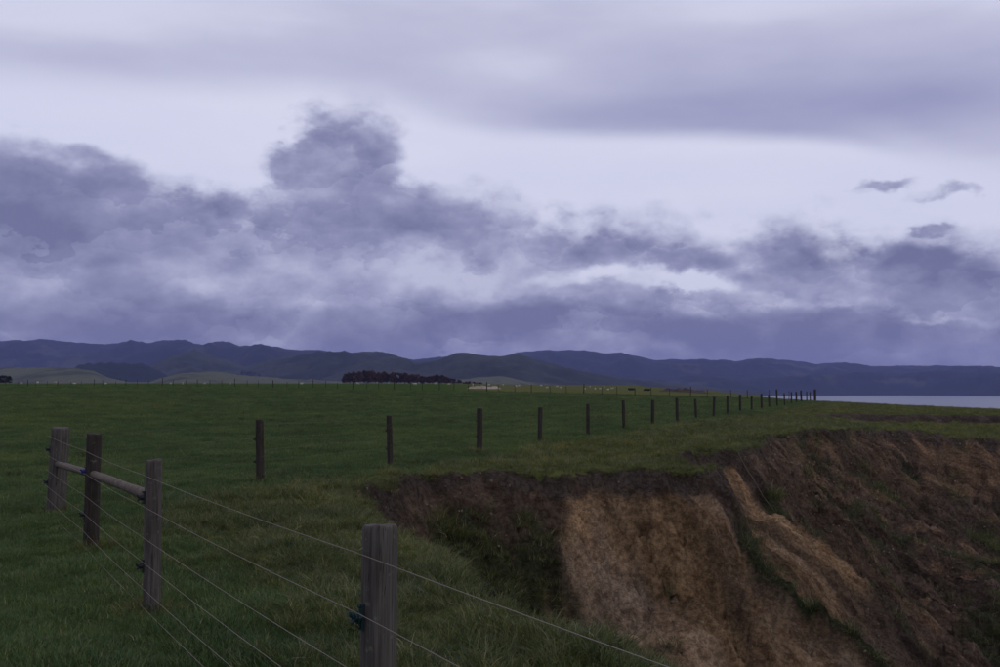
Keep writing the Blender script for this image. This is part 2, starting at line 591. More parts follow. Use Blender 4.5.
def finish(T, color, rough=0.85, bump=None, bstr=0.3, bdist=0.02, spec=0.25, normal=None):
    p = T.node('ShaderNodeBsdfPrincipled')
    T.put(p.inputs['Base Color'], color)
    T.put(p.inputs['Roughness'], rough)
    p.inputs['Specular IOR Level'].default_value = spec
    if bump is not None:
        b = T.node('ShaderNodeBump')
        b.inputs['Strength'].default_value = bstr
        b.inputs['Distance'].default_value = bdist
        T.put(b.inputs['Height'], bump)
        T.nt.links.new(b.outputs[0], p.inputs['Normal'])
    T.nt.links.new(p.outputs[0], T.node('ShaderNodeOutputMaterial').inputs['Surface'])
    return p


def grass_ground_mat():
    m, T = new_mat('grass_ground')
    pos = T.node('ShaderNodeNewGeometry').outputs['Position']
    at = T.node('ShaderNodeAttribute', attribute_name='Col').outputs['Color']
    flat = T.v('MULTIPLY', pos, (1, 1, 0.0))
    a, _ = T.noise(flat, 0.06, 5, 0.6)
    b, _ = T.noise(flat, 1.1, 6, 0.65)
    c, _ = T.noise(flat, 14.0, 5, 0.7)
    col = T.mix(T.smooth(a, 0.35, 0.65), at, T.mix(1.0, at, (1.25, 1.12, 0.85, 1), 'MULTIPLY'))
    col = T.mix(T.smooth(b, 0.42, 0.62, 0, 0.55), col, T.mix(1.0, col, (0.55, 0.58, 0.55, 1), 'MULTIPLY'))
    col = T.mix(T.smooth(c, 0.35, 0.7, 0, 0.6), col, T.mix(1.0, col, (1.5, 1.4, 1.3, 1), 'MULTIPLY'))
    h = T.m('ADD', T.m('MULTIPLY', b, 1.5), T.m('MULTIPLY', c, 0.4))
    finish(T, col, 0.95, h, 0.6, 0.08, 0.0)
    return m


def cliff_mat():
    m, T = new_mat('eroded_earth')
    pos = T.node('ShaderNodeNewGeometry').outputs['Position']
    at = T.node('ShaderNodeAttribute', attribute_name='Col').outputs['Color']
    # rotate so that x' runs down the spurs
    px_, py_, pz_ = T.sep(pos)
    r = T.m('SUBTRACT', T.m('MULTIPLY', px_, 0.85), T.m('MULTIPLY', py_, 0.53))
    q = T.m('ADD', T.m('MULTIPLY', px_, 0.53), T.m('MULTIPLY', py_, 0.85))
    sv = T.xyz(T.m('MULTIPLY', r, 0.22), q, T.m('MULTIPLY', pz_, 0.8))
    a, _ = T.noise(sv, 4.0, 9, 0.72)
    b, _ = T.noise(pos, 11.0, 9, 0.78)
    c, _ = T.noise(pos, 60.0, 4, 0.75)
    col = T.mix(T.smooth(a, 0.47, 0.60), at, T.mix(1.0, at, (0.66, 0.62, 0.60, 1), 'MULTIPLY'))
    col = T.mix(T.smooth(b, 0.40, 0.60, 0, 0.9), T.mix(1.0, col, (0.62, 0.6, 0.58, 1), 'MULTIPLY'), T.mix(1.0, col, (1.45, 1.38, 1.3, 1), 'MULTIPLY'))
    col = T.mix(T.smooth(c, 0.6, 0.75, 0, 0.5), col, T.mix(1.0, col, (1.7, 1.65, 1.6, 1), 'MULTIPLY'))
    h = T.m('ADD', T.m('MULTIPLY', a, 1.0), T.m('ADD', T.m('MULTIPLY', b, 0.7), T.m('MULTIPLY', c, 0.25)))
    finish(T, col, 0.95, h, 1.0, 0.16, 0.05)
    return m


def grass_blade_mat(name, tint=(1, 1, 1, 1)):
    m, T = new_mat(name)
    at = T.node('ShaderNodeAttribute', attribute_name='Col').outputs['Color']
    rnd = T.node('ShaderNodeObjectInfo').outputs['Random']
    col = T.mix(rnd, T.mix(1.0, at, (0.72, 0.78, 0.75, 1), 'MULTIPLY'), T.mix(1.0, at, (1.3, 1.2, 1.1, 1), 'MULTIPLY'))
    col = T.mix(1.0, col, tint, 'MULTIPLY')
    pos = T.node('ShaderNodeNewGeometry').outputs['Position']
    pa, _ = T.noise(pos, 0.35, 5, 0.6)
    pb, _ = T.noise(pos, 0.05, 3, 0.6)
    col = T.mix(T.smooth(pa, 0.38, 0.62), T.mix(1.0, col, (0.78, 0.82, 0.80, 1), 'MULTIPLY'), T.mix(1.0, col, (1.22, 1.14, 1.05, 1), 'MULTIPLY'))
    col = T.mix(T.smooth(pb, 0.42, 0.62), col, T.mix(1.0, col, (1.14, 1.06, 0.94, 1), 'MULTIPLY'))
    p = T.node('ShaderNodeBsdfPrincipled')
    T.put(p.inputs['Base Color'], col)
    p.inputs['Roughness'].default_value = 0.6
    p.inputs['Specular IOR Level'].default_value = 0.25
    tr = T.node('ShaderNodeBsdfTranslucent')
    T.put(tr.inputs[0], T.mix(1.0, col, (1.2, 1.3, 0.7, 1), 'MULTIPLY'))
    mx = T.node('ShaderNodeMixShader')
    mx.inputs[0].default_value = 0.3
    T.nt.links.new(p.outputs[0], mx.inputs[1])
    T.nt.links.new(tr.outputs[0], mx.inputs[2])
    T.nt.links.new(mx.outputs[0], T.node('ShaderNodeOutputMaterial').inputs['Surface'])
    return m


def simple_mat(name, c1, c2, scale=8.0, rough=0.85, bump=0.3, dist=0.01, spec=0.2, stretch=(1, 1, 1)):
    m, T = new_mat(name)
    co = T.node('ShaderNodeTexCoord').outputs['Object']
    a, _ = T.noise(T.v('MULTIPLY', co, stretch), scale, 6, 0.65)
    finish(T, T.mix(T.smooth(a, 0.32, 0.68), c1, c2), rough, a, bump, dist, spec)
    return m


def wood_mat(name, dark, light):
    m, T = new_mat(name)
    co = T.node('ShaderNodeTexCoord').outputs['Object']
    rnd = T.node('ShaderNodeObjectInfo').outputs['Random']
    off = T.xyz(T.m('MULTIPLY', rnd, 31.0), T.m('MULTIPLY', rnd, 17.0), rnd)
    v = T.v('ADD', co, off)
    g, _ = T.noise(T.v('MULTIPLY', v, (1, 1, 0.035)), 75.0, 6, 0.62)
    st, _ = T.noise(T.v('MULTIPLY', v, (1, 1, 0.35)), 9.0, 5, 0.6)
    cr, _ = T.noise(T.v('MULTIPLY', v, (1, 1, 0.025)), 40.0, 3, 0.5)
    crack = T.m('SUBTRACT', 1.0, T.smooth(T.m('ABSOLUTE', T.m('SUBTRACT', cr, 0.56)), 0.0, 0.012))
    lich, _ = T.noise(v, 22.0, 5, 0.6)
    col = T.mix(T.smooth(g, 0.3, 0.7), dark, light)
    col = T.mix(T.smooth(st, 0.42, 0.68, 0, 0.6), col, T.mix(1.0, col, (0.55, 0.5, 0.48, 1), 'MULTIPLY'))
    col = T.mix(T.smooth(lich, 0.6, 0.72, 0, 0.45), col, (0.17, 0.18, 0.14, 1))
    col = T.mix(T.m('MULTIPLY', crack, 0.8), col, (0.012, 0.010, 0.009, 1))
    h = T.m('SUBTRACT', T.m('MULTIPLY', g, 0.6), crack)
    finish(T, col, 0.88, h, 0.5, 0.004, 0.15)
    return m


M_GROUND = grass_ground_mat()
M_CLIFF = cliff_mat()
M_BLADE = grass_blade_mat('grass_blades')
M_POST = wood_mat('weathered_post_wood', (0.050, 0.044, 0.039, 1), (0.098, 0.088, 0.077, 1))
M_POST2 = wood_mat('dark_post_wood', (0.024, 0.019, 0.016, 1), (0.050, 0.041, 0.034, 1))
M_RAIL = wood_mat('brace_wood', (0.075, 0.060, 0.047, 1), (0.16, 0.132, 0.104, 1))


def metal_mat(name, col, rough, metallic):
    m, T = new_mat(name)
    p = finish(T, col, rough)
    p.inputs['Metallic'].default_value = metallic
    return m


M_WIRE = metal_mat('galvanised_wire', (0.21, 0.175, 0.14, 1), 0.6, 0.5)
M_INS_G = metal_mat('green_plastic', (0.006, 0.022, 0.024, 1), 0.45, 0.0)
M_INS_K = metal_mat('black_plastic', (0.012, 0.013, 0.016, 1), 0.5, 0.0)
M_INS_B = metal_mat('blue_plastic', (0.010, 0.020, 0.11, 1), 0.5, 0.0)

# ------------------------------------------------------------------ ground objects
fx, fy = verts[:, 0], verts[:, 1]
c_line = fx - (0.427 * (fy - 17.7) - 4.3)
near_c = fx - (-0.48 - 0.585 * (fy - 3.87))            # right of the near fence run
side = np.where(fy < 13.3, near_c, c_line)
rough_w = sstep(side + 0.9 * fbm(fx / 1.8, fy / 1.8, 3, 333), 0.2, 2.6) * sstep(-fy, -170, -140)
olive = np.array([0.055, 0.066, 0.027]); green = np.array([0.034, 0.058, 0.020])
gcol = green[None] * (1 - rough_w[:, None]) + olive[None] * rough_w[:, None]
farw = sstep(fy, 300, 900)[:, None]
gcol = gcol * (1 - farw) + np.array([0.040, 0.060, 0.022])[None] * farw

beyond = sstep(fy + 0.42 * (fx - 36) + 3, 122, 130) * sstep(fx / np.maximum(fy, 20), -0.06, 0.0) * (fy < 1500)
gcol = gcol * (1 - beyond[:, None]) + np.array([0.070, 0.080, 0.036])[None] * beyond[:, None]
v1, q1, u1 = sub(~soil_f)
me = mesh_np('grass_field', v1, q1)
vcol(me, 'Col', gcol[u1])
field = tag(add_obj('grass_field', me, M_GROUND), kind='structure')

# colours of the bare ground: real soil, sandstone and the plants growing on it
sF, SW, SD = dF.ravel(), saw.ravel(), sd.ravel()
n1 = fbm(fx / 2.2, fy / 2.2, 4, 101); n2 = fbm(fx / 0.7, fy / 0.7, 3, 102); n3 = perlin(fx / 5, fy / 5, 103)
rr = 0.85 * fx - 0.53 * fy; qq = 0.53 * fx + 0.85 * fy
st = fbm(rr / 4.0, qq / 0.8, 4, 104)
soil_top = np.array([0.084, 0.068, 0.058]); brown = np.array([0.078, 0.059, 0.047]); sand = np.array([0.30, 0.200, 0.112]); pinkish = np.array([0.25, 0.202, 0.158]); plant = np.array([0.044, 0.052, 0.027])


def lerp(a, b, w):
    return a * (1 - w[:, None]) + b * w[:, None]


cc = np.tile(brown, (len(fx), 1))
face = np.where(qq + 0.32 * fbm(fx / 3.5, fy / 3.5, 3, 60) < 19.6, 1.0, sstep(SW + 0.10 * n2, 0.26, 0.36) * (1 - 0.9 * sstep(sF + 0.7 * n1, 2.9, 4.0))) * (1 - sstep(SW, 0.97, 1.0)) * sstep(sF + 0.25 * n1, 0.22, 0.42)
bq = qq - 17.0
zone = (1 - sstep(qq + 0.3 * n2, 25.6, 26.6)) * sstep(bq + 1.3 * n1 + 0.7 * n2, -0.2, 0.7) * (1 - 0.85 * sstep(sF + 0.9 * n1 - 0.6 * st, 3.5, 4.9))
cc = lerp(cc, sand, np.clip(face * (0.15 + 0.85 * zone) * (0.85 + 0.6 * st), 0, 1))
mott = fbm(rr / 1.9 + 5, qq / 1.0, 4, 106)
cc = lerp(cc, np.array([0.120, 0.084, 0.056]), np.clip(sstep(mott, 0.05, 0.28) * 0.75 * sstep(sF, 0.3, 0.8), 0, 1) * zone)
cc = lerp(cc, pinkish, np.clip(face * sstep(n1, 0.0, 0.5) * zone * 0.45, 0, 1))
cc = lerp(cc, np.array([0.175, 0.112, 0.070]), np.clip(sstep(fx, 9, 12) * sstep(n2 + n3 + 0.5 * st, 0.0, 0.6) * 0.62, 0, 1))
cc *= (1 + 0.48 * fbm(rr / 5.0, qq / 0.7, 4, 105))[:, None].clip(0.5, 1.7)
cc = lerp(cc, soil_top, np.clip((1 - sstep(sF + 0.22 * n2, 0.20, 0.34)), 0, 1) * (SD > 0))
leftg = (1 - sstep(bq + 1.2 * n1 + 0.5 * n2, -0.6, 0.6)) * sstep(sF + 0.4 * n2, 0.55, 1.1)
gul = (1 - sstep(SW + 0.18 * n1, 0.08, 0.26)) * sstep(sF, 0.6, 1.6) * sstep(n1 + 0.4 * n3, -0.35, 0.15)
right_patch = sstep(fx, 9, 12) * sstep(n1 + 0.5 * n2, 0.10, 0.4)
gul = np.maximum(gul, (1 - sstep(SW + 0.10 * n2, 0.16, 0.26)) * sstep(qq, 19.5, 20.0) * (1 - sstep(qq, 29, 30)) * sstep(sF, 0.5, 1.0) * (0.15 + 0.6 * sstep(n1, 0.0, 0.4)))
veg = np.clip(np.maximum(np.maximum(leftg * sstep(n1 + 0.35 * n2, -0.75, -0.1), gul), right_patch * 0.38), 0, 1)
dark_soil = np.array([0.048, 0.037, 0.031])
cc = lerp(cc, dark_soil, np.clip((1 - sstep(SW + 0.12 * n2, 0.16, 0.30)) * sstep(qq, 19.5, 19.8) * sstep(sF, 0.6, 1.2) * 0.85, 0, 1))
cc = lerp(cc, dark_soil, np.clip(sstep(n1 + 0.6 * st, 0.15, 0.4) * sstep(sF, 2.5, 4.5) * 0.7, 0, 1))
cc = lerp(cc, plant, veg)
cc *= (1 + 0.22 * n2)[:, None].clip(0.5, 1.5)
band2 = (fy > 52) & (soil.ravel() > 0.5)
cc[band2] = soil_top[None] * (0.85 + 0.35 * n2[band2, None])

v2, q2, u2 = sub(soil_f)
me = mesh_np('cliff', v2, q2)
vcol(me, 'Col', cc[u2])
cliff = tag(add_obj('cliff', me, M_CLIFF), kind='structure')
VEG = veg.reshape(ny, nx)
ROUGHZ = rough_w.reshape(ny, nx)


def grid_sample(A, x, y):
    i = np.clip(np.searchsorted(gx, x) - 1, 0, nx - 2); j = np.clip(np.searchsorted(gy, y) - 1, 0, ny - 2)
    tx = (x - gx[i]) / (gx[i + 1] - gx[i]); ty = (y - gy[j]) / (gy[j + 1] - gy[j])
    return (A[j, i] * (1 - tx) + A[j, i + 1] * tx) * (1 - ty) + (A[j + 1, i] * (1 - tx) + A[j + 1, i + 1] * tx) * ty


def gz_at(x, y):
    return float(grid_sample(gz, np.array([x], float), np.array([y], float))[0])


def ground_point(px, py, zguess=0.0):
    """walks a pixel's ray until it meets the ground"""
    d = ray(px, py)
    t = 2.0
    while t < 3000:
        p = Vector((0, 0, EYE)) + d * t
        if p.z < gz_at(p.x, p.y):
            return p
        t *= 1.004
    return None


# ------------------------------------------------------------------ sea
def sea():
    m, T = new_mat('sea_water')
    pos = T.node('ShaderNodeNewGeometry').outputs['Position']
    a, _ = T.noise(T.v('MULTIPLY', pos, (1, 0.5, 1)), 0.05, 6, 0.65)
    finish(T, (0.02, 0.035, 0.05, 1), 0.28, a, 0.5, 1.5, 0.5)
    xs = np.linspace(-9500, 16000, 60); ys = np.linspace(-1000, 12000, 60)
    A, B = np.meshgrid(xs, ys)
    v = np.stack([A, B, np.full_like(A, -40.0)], -1).reshape(-1, 3)
    ii = np.arange(3600).reshape(60, 60)
    q = np.stack([ii[:-1, :-1], ii[:-1, 1:], ii[1:, 1:], ii[1:, :-1]], -1).reshape(-1, 4)
    o = add_obj('sea', mesh_np('sea', v, q), m)
    tag(o, kind='structure')


sea()

# ------------------------------------------------------------------ hills
def hill_mat(name, bush, pasture, thr, scale):
    m, T = new_mat(name)
    pos = T.node('ShaderNodeNewGeometry').outputs['Position']
    a, _ = T.noise(pos, scale, 7, 0.62)
    b, _ = T.noise(pos, scale * 7, 5, 0.6)
    f = T.m('ADD', a, T.m('MULTIPLY', T.m('SUBTRACT', b, 0.5), 0.25))
    col = T.mix(T.smooth(f, thr - 0.03, thr + 0.04), bush, pasture)
    col = T.mix(T.smooth(b, 0.35, 0.65, 0, 0.6), col, T.mix(1.0, col, (0.6, 0.62, 0.6, 1), 'MULTIPLY'))
    finish(T, col, 0.95, b, 0.5, 12.0, 0.05)
    return m


HILL_FN = {}


def hill(name, sil, D, front, back, base_z, mat, seed, amp=0.35, wl=900.0, cols=420, rows=60, xr=None, rugged=0.8):
    """a range whose crest stands about D metres away; sil is its skyline (photo px)"""
    sx = np.array([p[0] for p in sil], float); sy = np.array([p[1] for p in sil], float)
    lo, hi = xr if xr else (sx[0], sx[-1])

    def H(X, Y):
        u = 500 + F * X / Y
        crest_y = np.interp(u, sx, sy) - rugged * fbm(u / 17.0, u * 0 + seed, 4, seed + 5)
        Dl = D * (1 + 0.10 * np.sin(u / 160.0 + seed) + 0.05 * np.sin(u / 60.0 + 2 * seed))
        top = EYE + (390 - crest_y) / F * Dl
        t = (Y - Dl) / np.where(Y < Dl, front, back)
        prof = np.clip(1 - np.abs(t), 0, 1)
        prof = np.where(Y < Dl, prof ** 1.25, prof ** 0.9)
        rg = ridged(X / wl, Y / wl, 5, seed) - 0.35
        hgt = (top - base_z) * prof * (1 + amp * rg * np.clip(np.abs(t) * 2.6, 0.12, 1.0)) + base_z
        return np.minimum(hgt, EYE + (390 - crest_y) / F * Y + 0.06 * (top - base_z))
    us = np.linspace(lo, hi, cols)
    ys = np.linspace(D * 0.88 - front, D * 1.12 + back, rows)
    U, Y = np.meshgrid(us, ys)
    X = (U - 500) / F * Y
    Z = H(X, Y)
    Z = np.maximum(Z, base_z)
    Z[0] = base_z - 12; Z[-1] = base_z - 12
    v = np.stack([X, Y, Z], -1).reshape(-1, 3)
    ii = np.arange(cols * rows).reshape(rows, cols)
    q = np.stack([ii[:-1, :-1], ii[:-1, 1:], ii[1:, 1:], ii[1:, :-1]], -1).reshape(-1, 4)
    o = add_obj(name, mesh_np(name, v, q), mat)
    tag(o, kind='structure')
    HILL_FN[name] = H
    return o


MH_FAR = hill_mat('far_bush_hills', (0.016, 0.022, 0.018, 1), (0.05, 0.055, 0.04, 1), 0.60, 0.0016)
MH_MID = hill_mat('mid_hills', (0.022, 0.028, 0.02, 1), (0.037, 0.042, 0.030, 1), 0.50, 0.0024)
MH_LOW = hill_mat('low_pasture', (0.045, 0.052, 0.03, 1), (0.085, 0.09, 0.05, 1), 0.42, 0.004)
MH_WOOD = hill_mat('wooded_hill', (0.016, 0.021, 0.018, 1), (0.05, 0.055, 0.04, 1), 0.68, 0.004)
far_sil = [(-700, 345), (-300, 338), (-100, 341), (0, 343), (40, 341.5), (80, 343), (130, 340.5), (150, 344), (185, 341), (205, 343), (222, 341), (240, 345),
           (262, 344), (300, 351), (330, 353), (370, 358), (410, 360), (450, 357), (500, 358), (530, 352.5), (545, 351), (560, 353), (582, 351.5), (600, 354), (622, 355), (650, 360.5), (675, 361), (700, 360),
           (735, 362.5), (760, 360), (790, 361), (815, 365), (845, 362.5), (870, 366), (900, 367), (940, 366), (1000, 368), (1200, 366), (1500, 362), (1900, 366)]
hill('far_hills', far_sil, 9500, 2600, 3000, -41, MH_FAR, 3, 0.42, 1100, 900, 120)
shore_sil = [(540, 382), (600, 379), (660, 380), (700, 376), (750, 380), (790, 377), (850, 373), (900, 375), (940, 371), (1000, 374), (1060, 372), (1200, 374), (1500, 372), (1900, 376)]
hill('shore_hills', shore_sil, 7200, 750, 1500, -41, MH_FAR, 9, 0.55, 500, 520, 60)
mid_sil = [(-700, 372), (-300, 368), (40, 373), (90, 372), (140, 368), (170, 357), (193, 351.5), (205, 355), (225, 360), (245, 367), (270, 360), (300, 354.5), (320, 352.5), (350, 352), (385, 353.5), (400, 357),
           (420, 364), (440, 360), (455, 353.5), (470, 354.5), (490, 358), (520, 356), (535, 361), (560, 367), (590, 374), (640, 380), (700, 386), (760, 391)]
hill('middle_hills', mid_sil, 5200, 1500, 1600, -20, MH_MID, 14, 0.40, 560, 700, 100)
low_sil = [(-700, 370), (-250, 372), (-60, 369), (0, 368.5), (40, 367.5), (75, 367.5), (95, 372), (112, 379), (130, 382), (150, 382), (163, 378), (185, 373), (215, 371), (240, 375), (270, 378), (330, 381), (380, 381), (440, 381), (475, 378), (500, 376), (530, 382), (580, 388), (620, 391)]
wood_sil = [(40, 383), (60, 376), (76, 366), (84, 363), (110, 362.3), (138, 362.8), (148, 365.5), (160, 370), (172, 378), (180, 384), (190, 388)]
hill('wooded_hill', wood_sil, 3900, 500, 500, -20, MH_WOOD, 31, 0.12, 400, 160, 40)
hill('low_hills', low_sil, 3000, 900, 900, -20, MH_LOW, 23, 0.22, 420, 420, 60, rugged=0.7)


# ------------------------------------------------------------------ fences
def tube(pts, r, sides=6):
    """swept tube through points; ends closed"""
    pts = [Vector(p) for p in pts]
    vs, fs = [], []
    for i, p in enumerate(pts):
        d = (pts[min(i + 1, len(pts) - 1)] - pts[max(i - 1, 0)]).normalized()
        a = d.cross(Vector((0, 0, 1)))
        a = a.normalized() if a.length > 1e-4 else Vector((1, 0, 0))
        b = a.cross(d).normalized()
        ri = r[i] if isinstance(r, (list, tuple)) else r
        for k in range(sides):
            t = 2 * math.pi * k / sides
            vs.append(p + (a * math.cos(t) + b * math.sin(t)) * ri)
    for i in range(len(pts) - 1):
        for k in range(sides):
            k2 = (k + 1) % sides
            fs.append((i * sides + k, i * sides + k2, (i + 1) * sides + k2, (i + 1) * sides + k))
    fs.append(tuple(range(sides))[::-1])
    fs.append(tuple((len(pts) - 1) * sides + k for k in range(sides)))
    return vs, fs


def post_mesh(name, h, r, seed, sides=28, rows=26, sink=0.35, checks=True):
    """a round timber post: not quite round, drying splits, worn rim"""
    rg = random.Random(seed)
    ph = [rg.uniform(0, 6.28) for _ in range(6)]
    splits = [(rg.uniform(0, 6.28), rg.uniform(0.4, 1.0), rg.uniform(0.5, 1.0)) for _ in range(2)]
    vs, fs = [], []
    zs = list(np.linspace(-sink, h - 0.03, rows - 4)) + [h - 0.016, h - 0.006, h - 0.001, h]
    rad = [1.0] * (rows - 4) + [0.985, 0.955, 0.90, 0.62]
    for z, rm in zip(zs, rad):
        taper = 1.03 - 0.05 * (z / h)
        for k in range(sides):
            t = 2 * math.pi * k / sides
            rr_ = r * rm * taper * (1 + 0.018 * math.sin(2 * t + ph[0]) + 0.014 * math.sin(3 * t + ph[1] + z * 2.0) + 0.008 * math.sin(7 * t + ph[2] + z * 5))
            if checks:
                for (a, top, dep) in splits:
                    da = abs((t - a + math.pi + 0.1 * math.sin(z * 4)) % (2 * math.pi) - math.pi)
                    if da < 0.16 and z > h * (1 - top):
                        rr_ -= r * 0.03 * dep * (1 - da / 0.16)
            zz = z + (0.006 * math.sin(t + ph[3]) + 0.003 * math.sin(5 * t + ph[4]) if z > h - 0.05 else 0)
            vs.append((rr_ * math.cos(t), rr_ * math.sin(t), zz))
    for j in range(rows - 1):
        for k in range(sides):
            k2 = (k + 1) % sides
            fs.append((j * sides + k, j * sides + k2, (j + 1) * sides + k2, (j + 1) * sides + k))
    vs.append((0, 0, h + 0.001))
    c = len(vs) - 1
    for k in range(sides):
        fs.append(((rows - 1) * sides + k, (rows - 1) * sides + (k + 1) % sides, c))
    return mesh_from(name, vs, fs)


def insulator_mesh(name):
    """claw insulator: back plate, ribbed barrel and the hook holding the wire; +X points away from the post"""
    bm = bmesh.new()

    def cyl(p0, p1, r0, r1, n=12):
        p0, p1 = Vector(p0), Vector(p1)
        mat = Matrix.Translation((p0 + p1) / 2) @ (p1 - p0).to_track_quat('Z', 'Y').to_matrix().to_4x4()
        bmesh.ops.create_cone(bm, cap_ends=True, segments=n, radius1=r0, radius2=r1, depth=(p1 - p0).length, matrix=mat)
    g = bmesh.ops.create_cube(bm, size=1, matrix=Matrix.Diagonal((0.010, 0.026, 0.085, 1)) @ Matrix.Translation((0.5, 0, 0)))
    cyl((0.008, 0, 0), (0.030, 0, 0), 0.018, 0.015)
    cyl((0.018, 0, 0), (0.022, 0, 0), 0.023, 0.023)
    cyl((0.030, 0, -0.004), (0.046, 0, 0.016), 0.009, 0.008, 8)
    cyl((0.030, 0, -0.006), (0.046, 0, -0.018), 0.009, 0.007, 8)
    cyl((0.044, 0, 0.020), (0.050, 0, 0.004), 0.007, 0.005, 8)
    cyl((0.012, 0, 0.036), (0.018, 0, 0.036), 0.006, 0.006, 8)
    cyl((0.012, 0, -0.034), (0.018, 0, -0.034), 0.006, 0.006, 8)
    me = bpy.data.meshes.new(name)
    bm.to_mesh(me)
    bm.free()
    return me


# near run: bottom of the picture up to the corner strainer
CORNER = Vector((-6.06, 13.38, 0))
P1 = Vector((-0.478, 3.87, 0)); P2 = Vector((-2.62, 7.42, 0)); P3 = Vector((-4.30, 10.33, 0))
P0 = P1 + (P1 - P2) * 1.02
for p in (CORNER, P1, P2, P3, P0):
    p.z = gz_at(p.x, p.y)
fence1 = empty('wire_fence', P2)
tag(fence1, 'short fence run of thick grey posts with a timber brace rail and corner post', 'fence', 'farm fences')


def rel(root, p):
    return Vector(p) - root.location


def add_post(root, p, h, r, seed, mat, lx=0.0, ly=0.0, checks=True, sides=28):
    me = post_mesh('post', h, r, seed, sides=sides, checks=checks)
    o = add_obj('post', me, mat, root, rel(root, p))
    o.rotation_euler = (math.radians(lx), math.radians(ly), random.uniform(0, 6.28) if False else 0.0)
    return o


pA = add_post(fence1, P1, 1.14, 0.0715, 11, M_POST, 0, 0.3, sides=40)
pB = add_post(fence1, P2, 1.15, 0.064, 12, M_POST, -0.5, -0.6)
pC = add_post(fence1, P3, 1.215, 0.076, 13, M_POST2, 0.4, 0.5)
pD = add_post(fence1, CORNER, 1.16, 0.118, 14, M_POST, 0.8, 2.2)
p0o = add_post(fence1, P0, 1.14, 0.068, 15, M_POST)
# brace rail between second post and corner post
fdir = (CORNER - P2).normalized()
nleft = Vector((-fdir.y, fdir.x, 0))          # paddock side (camera left)
for (a_, za, ra_), (b_, zb, rb_) in (((P2, 0.865, 0.05), (P3, 0.79, 0.05)), ((P3, 0.785, 0.05), (CORNER, 0.665, 0.09))):
    e0 = a_ + Vector((0, 0, za)) + fdir * ra_
    e1 = b_ + Vector((0, 0, zb)) - fdir * rb_
    mids = [e0.lerp(e1, t) for t in np.linspace(0, 1, 10)]
    vs, fs = tube([rel(fence1, m_) for m_ in mids], [0.041 + 0.0025 * math.sin(i * 1.3) for i in range(10)], 16)
    add_obj('brace_rail', mesh_from('brace_rail', vs, fs), M_RAIL, fence1)

WIRE_H = [1.045, 0.80, 0.585, 0.39, 0.215, 0.065]
FACE = {0: 0.0715, 1: 0.064, 2: 0.072, 3: 0.118, 4: 0.068}


def wire_path(stops, sag=0.012, n=10):
    pts = []
    for a, b in zip(stops[:-1], stops[1:]):
        for i in range(n):
            t = i / n
            p = a.lerp(b, t)
            p.z -= sag * 4 * t * (1 - t)
            pts.append(p)
    pts.append(stops[-1])
    return pts


order = [(P0, 0.068), (P1, 0.0715), (P2, 0.064), (P3, 0.072), (CORNER, 0.118)]
wire_off = lambda r_: nleft * (r_ + 0.018)
for wi, hgt in enumerate(WIRE_H):
    stops = []
    for (p, r_) in order:
        jig = 0.012 * math.sin(3.1 * wi + 5 * p.x)
        stops.append(p + Vector((0, 0, hgt + jig)) + wire_off(r_))
    vs, fs = tube([rel(fence1, p) for p in wire_path(stops)], 0.0015, 6)
    add_obj('wire', mesh_from('wire', vs, fs), M_WIRE, fence1)

INS = insulator_mesh('insulator')


def add_ins(post, r_, z, mat, ang):
    me = INS.copy()
    me.materials.clear()
    o = add_obj('insulator', me, mat, post, (math.cos(ang) * (r_ - 0.004), math.sin(ang) * (r_ - 0.004), z))
    o.rotation_euler = (0, 0, ang)
    o.scale = (1.15, 1.15, 1.15)
    for p in me.polygons:
        p.use_smooth = False
    return o


lang = math.atan2(nleft.y, nleft.x)
add_ins(pA, 0.0715, WIRE_H[1] - 0.01, M_INS_G, lang)
add_ins(pB, 0.064, WIRE_H[1] + 0.07, M_INS_K, lang)
add_ins(pB, 0.064, WIRE_H[3] - 0.03, M_INS_K, lang)
add_ins(pC, 0.072, WIRE_H[1] + 0.02, M_INS_B, lang)
add_ins(pC, 0.072, WIRE_H[3] - 0.02, M_INS_K, lang)
add_ins(pD, 0.118, WIRE_H[1] + 0.06, M_INS_K, lang)
add_ins(pD, 0.118, WIRE_H[3] + 0.03, M_INS_K, lang)

# staples on the posts that carry no insulator for that wire
sv_, sf_ = tube([(0, -0.008, -0.012), (0.012, -0.008, -0.006), (0.016, 0, 0), (0.012, 0.008, 0.006), (0, 0.008, 0.012)], 0.0018, 6)
STAPLE = mesh_from('staple', sv_, sf_)
STAPLE.materials.append(M_WIRE)
for post, r_, skip in ((pA, 0.0715, (1,)), (pB, 0.064, (1, 3)), (pC, 0.072, (1, 3)), (pD, 0.118, (1, 3))):
    for wi, hgt in enumerate(WIRE_H):
        if wi in skip:
            continue
        o = add_obj('staple', STAPLE, None, post, (math.cos(lang) * (r_ + 0.004), math.sin(lang) * (r_ + 0.004), hgt))
        o.rotation_euler = (0, 0, lang)

# long run along the cliff top
K0 = Vector((-4.315, 17.7, 0))
GR = 0.2477          # growth of 1/(915-u) per post: equal spacing on the ground
fence2 = empty('wire_fence', (K0.x, K0.y, gz_at(K0.x, K0.y)))
tag(fence2, 'long straight line of slim dark posts following the cliff top grass', 'fence', 'farm fences')
variants = [post_mesh('post', 1.15, 0.066 + 0.006 * i, 30 + i, sides=14, rows=12, checks=False) for i in range(4)]
for vme in variants:
    vme.materials.append(M_POST2)
line2 = []
obs = {0: (263, 3.2), 1: (392, -0.5), 2: (480, 0.2)}
dirn = Vector((0.427, 1.0, 0))
step_y = 0.2477 * 17.7 * 1.0
for k in range(23):
    y_ = 17.7 * (1 + 0.2478 * k)
    x_ = -4.315 + 0.427 * (y_ - 17.7) + random.uniform(-0.05, 0.05)
    z_ = gz_at(x_, y_)
    line2.append(Vector((x_, y_, z_)))
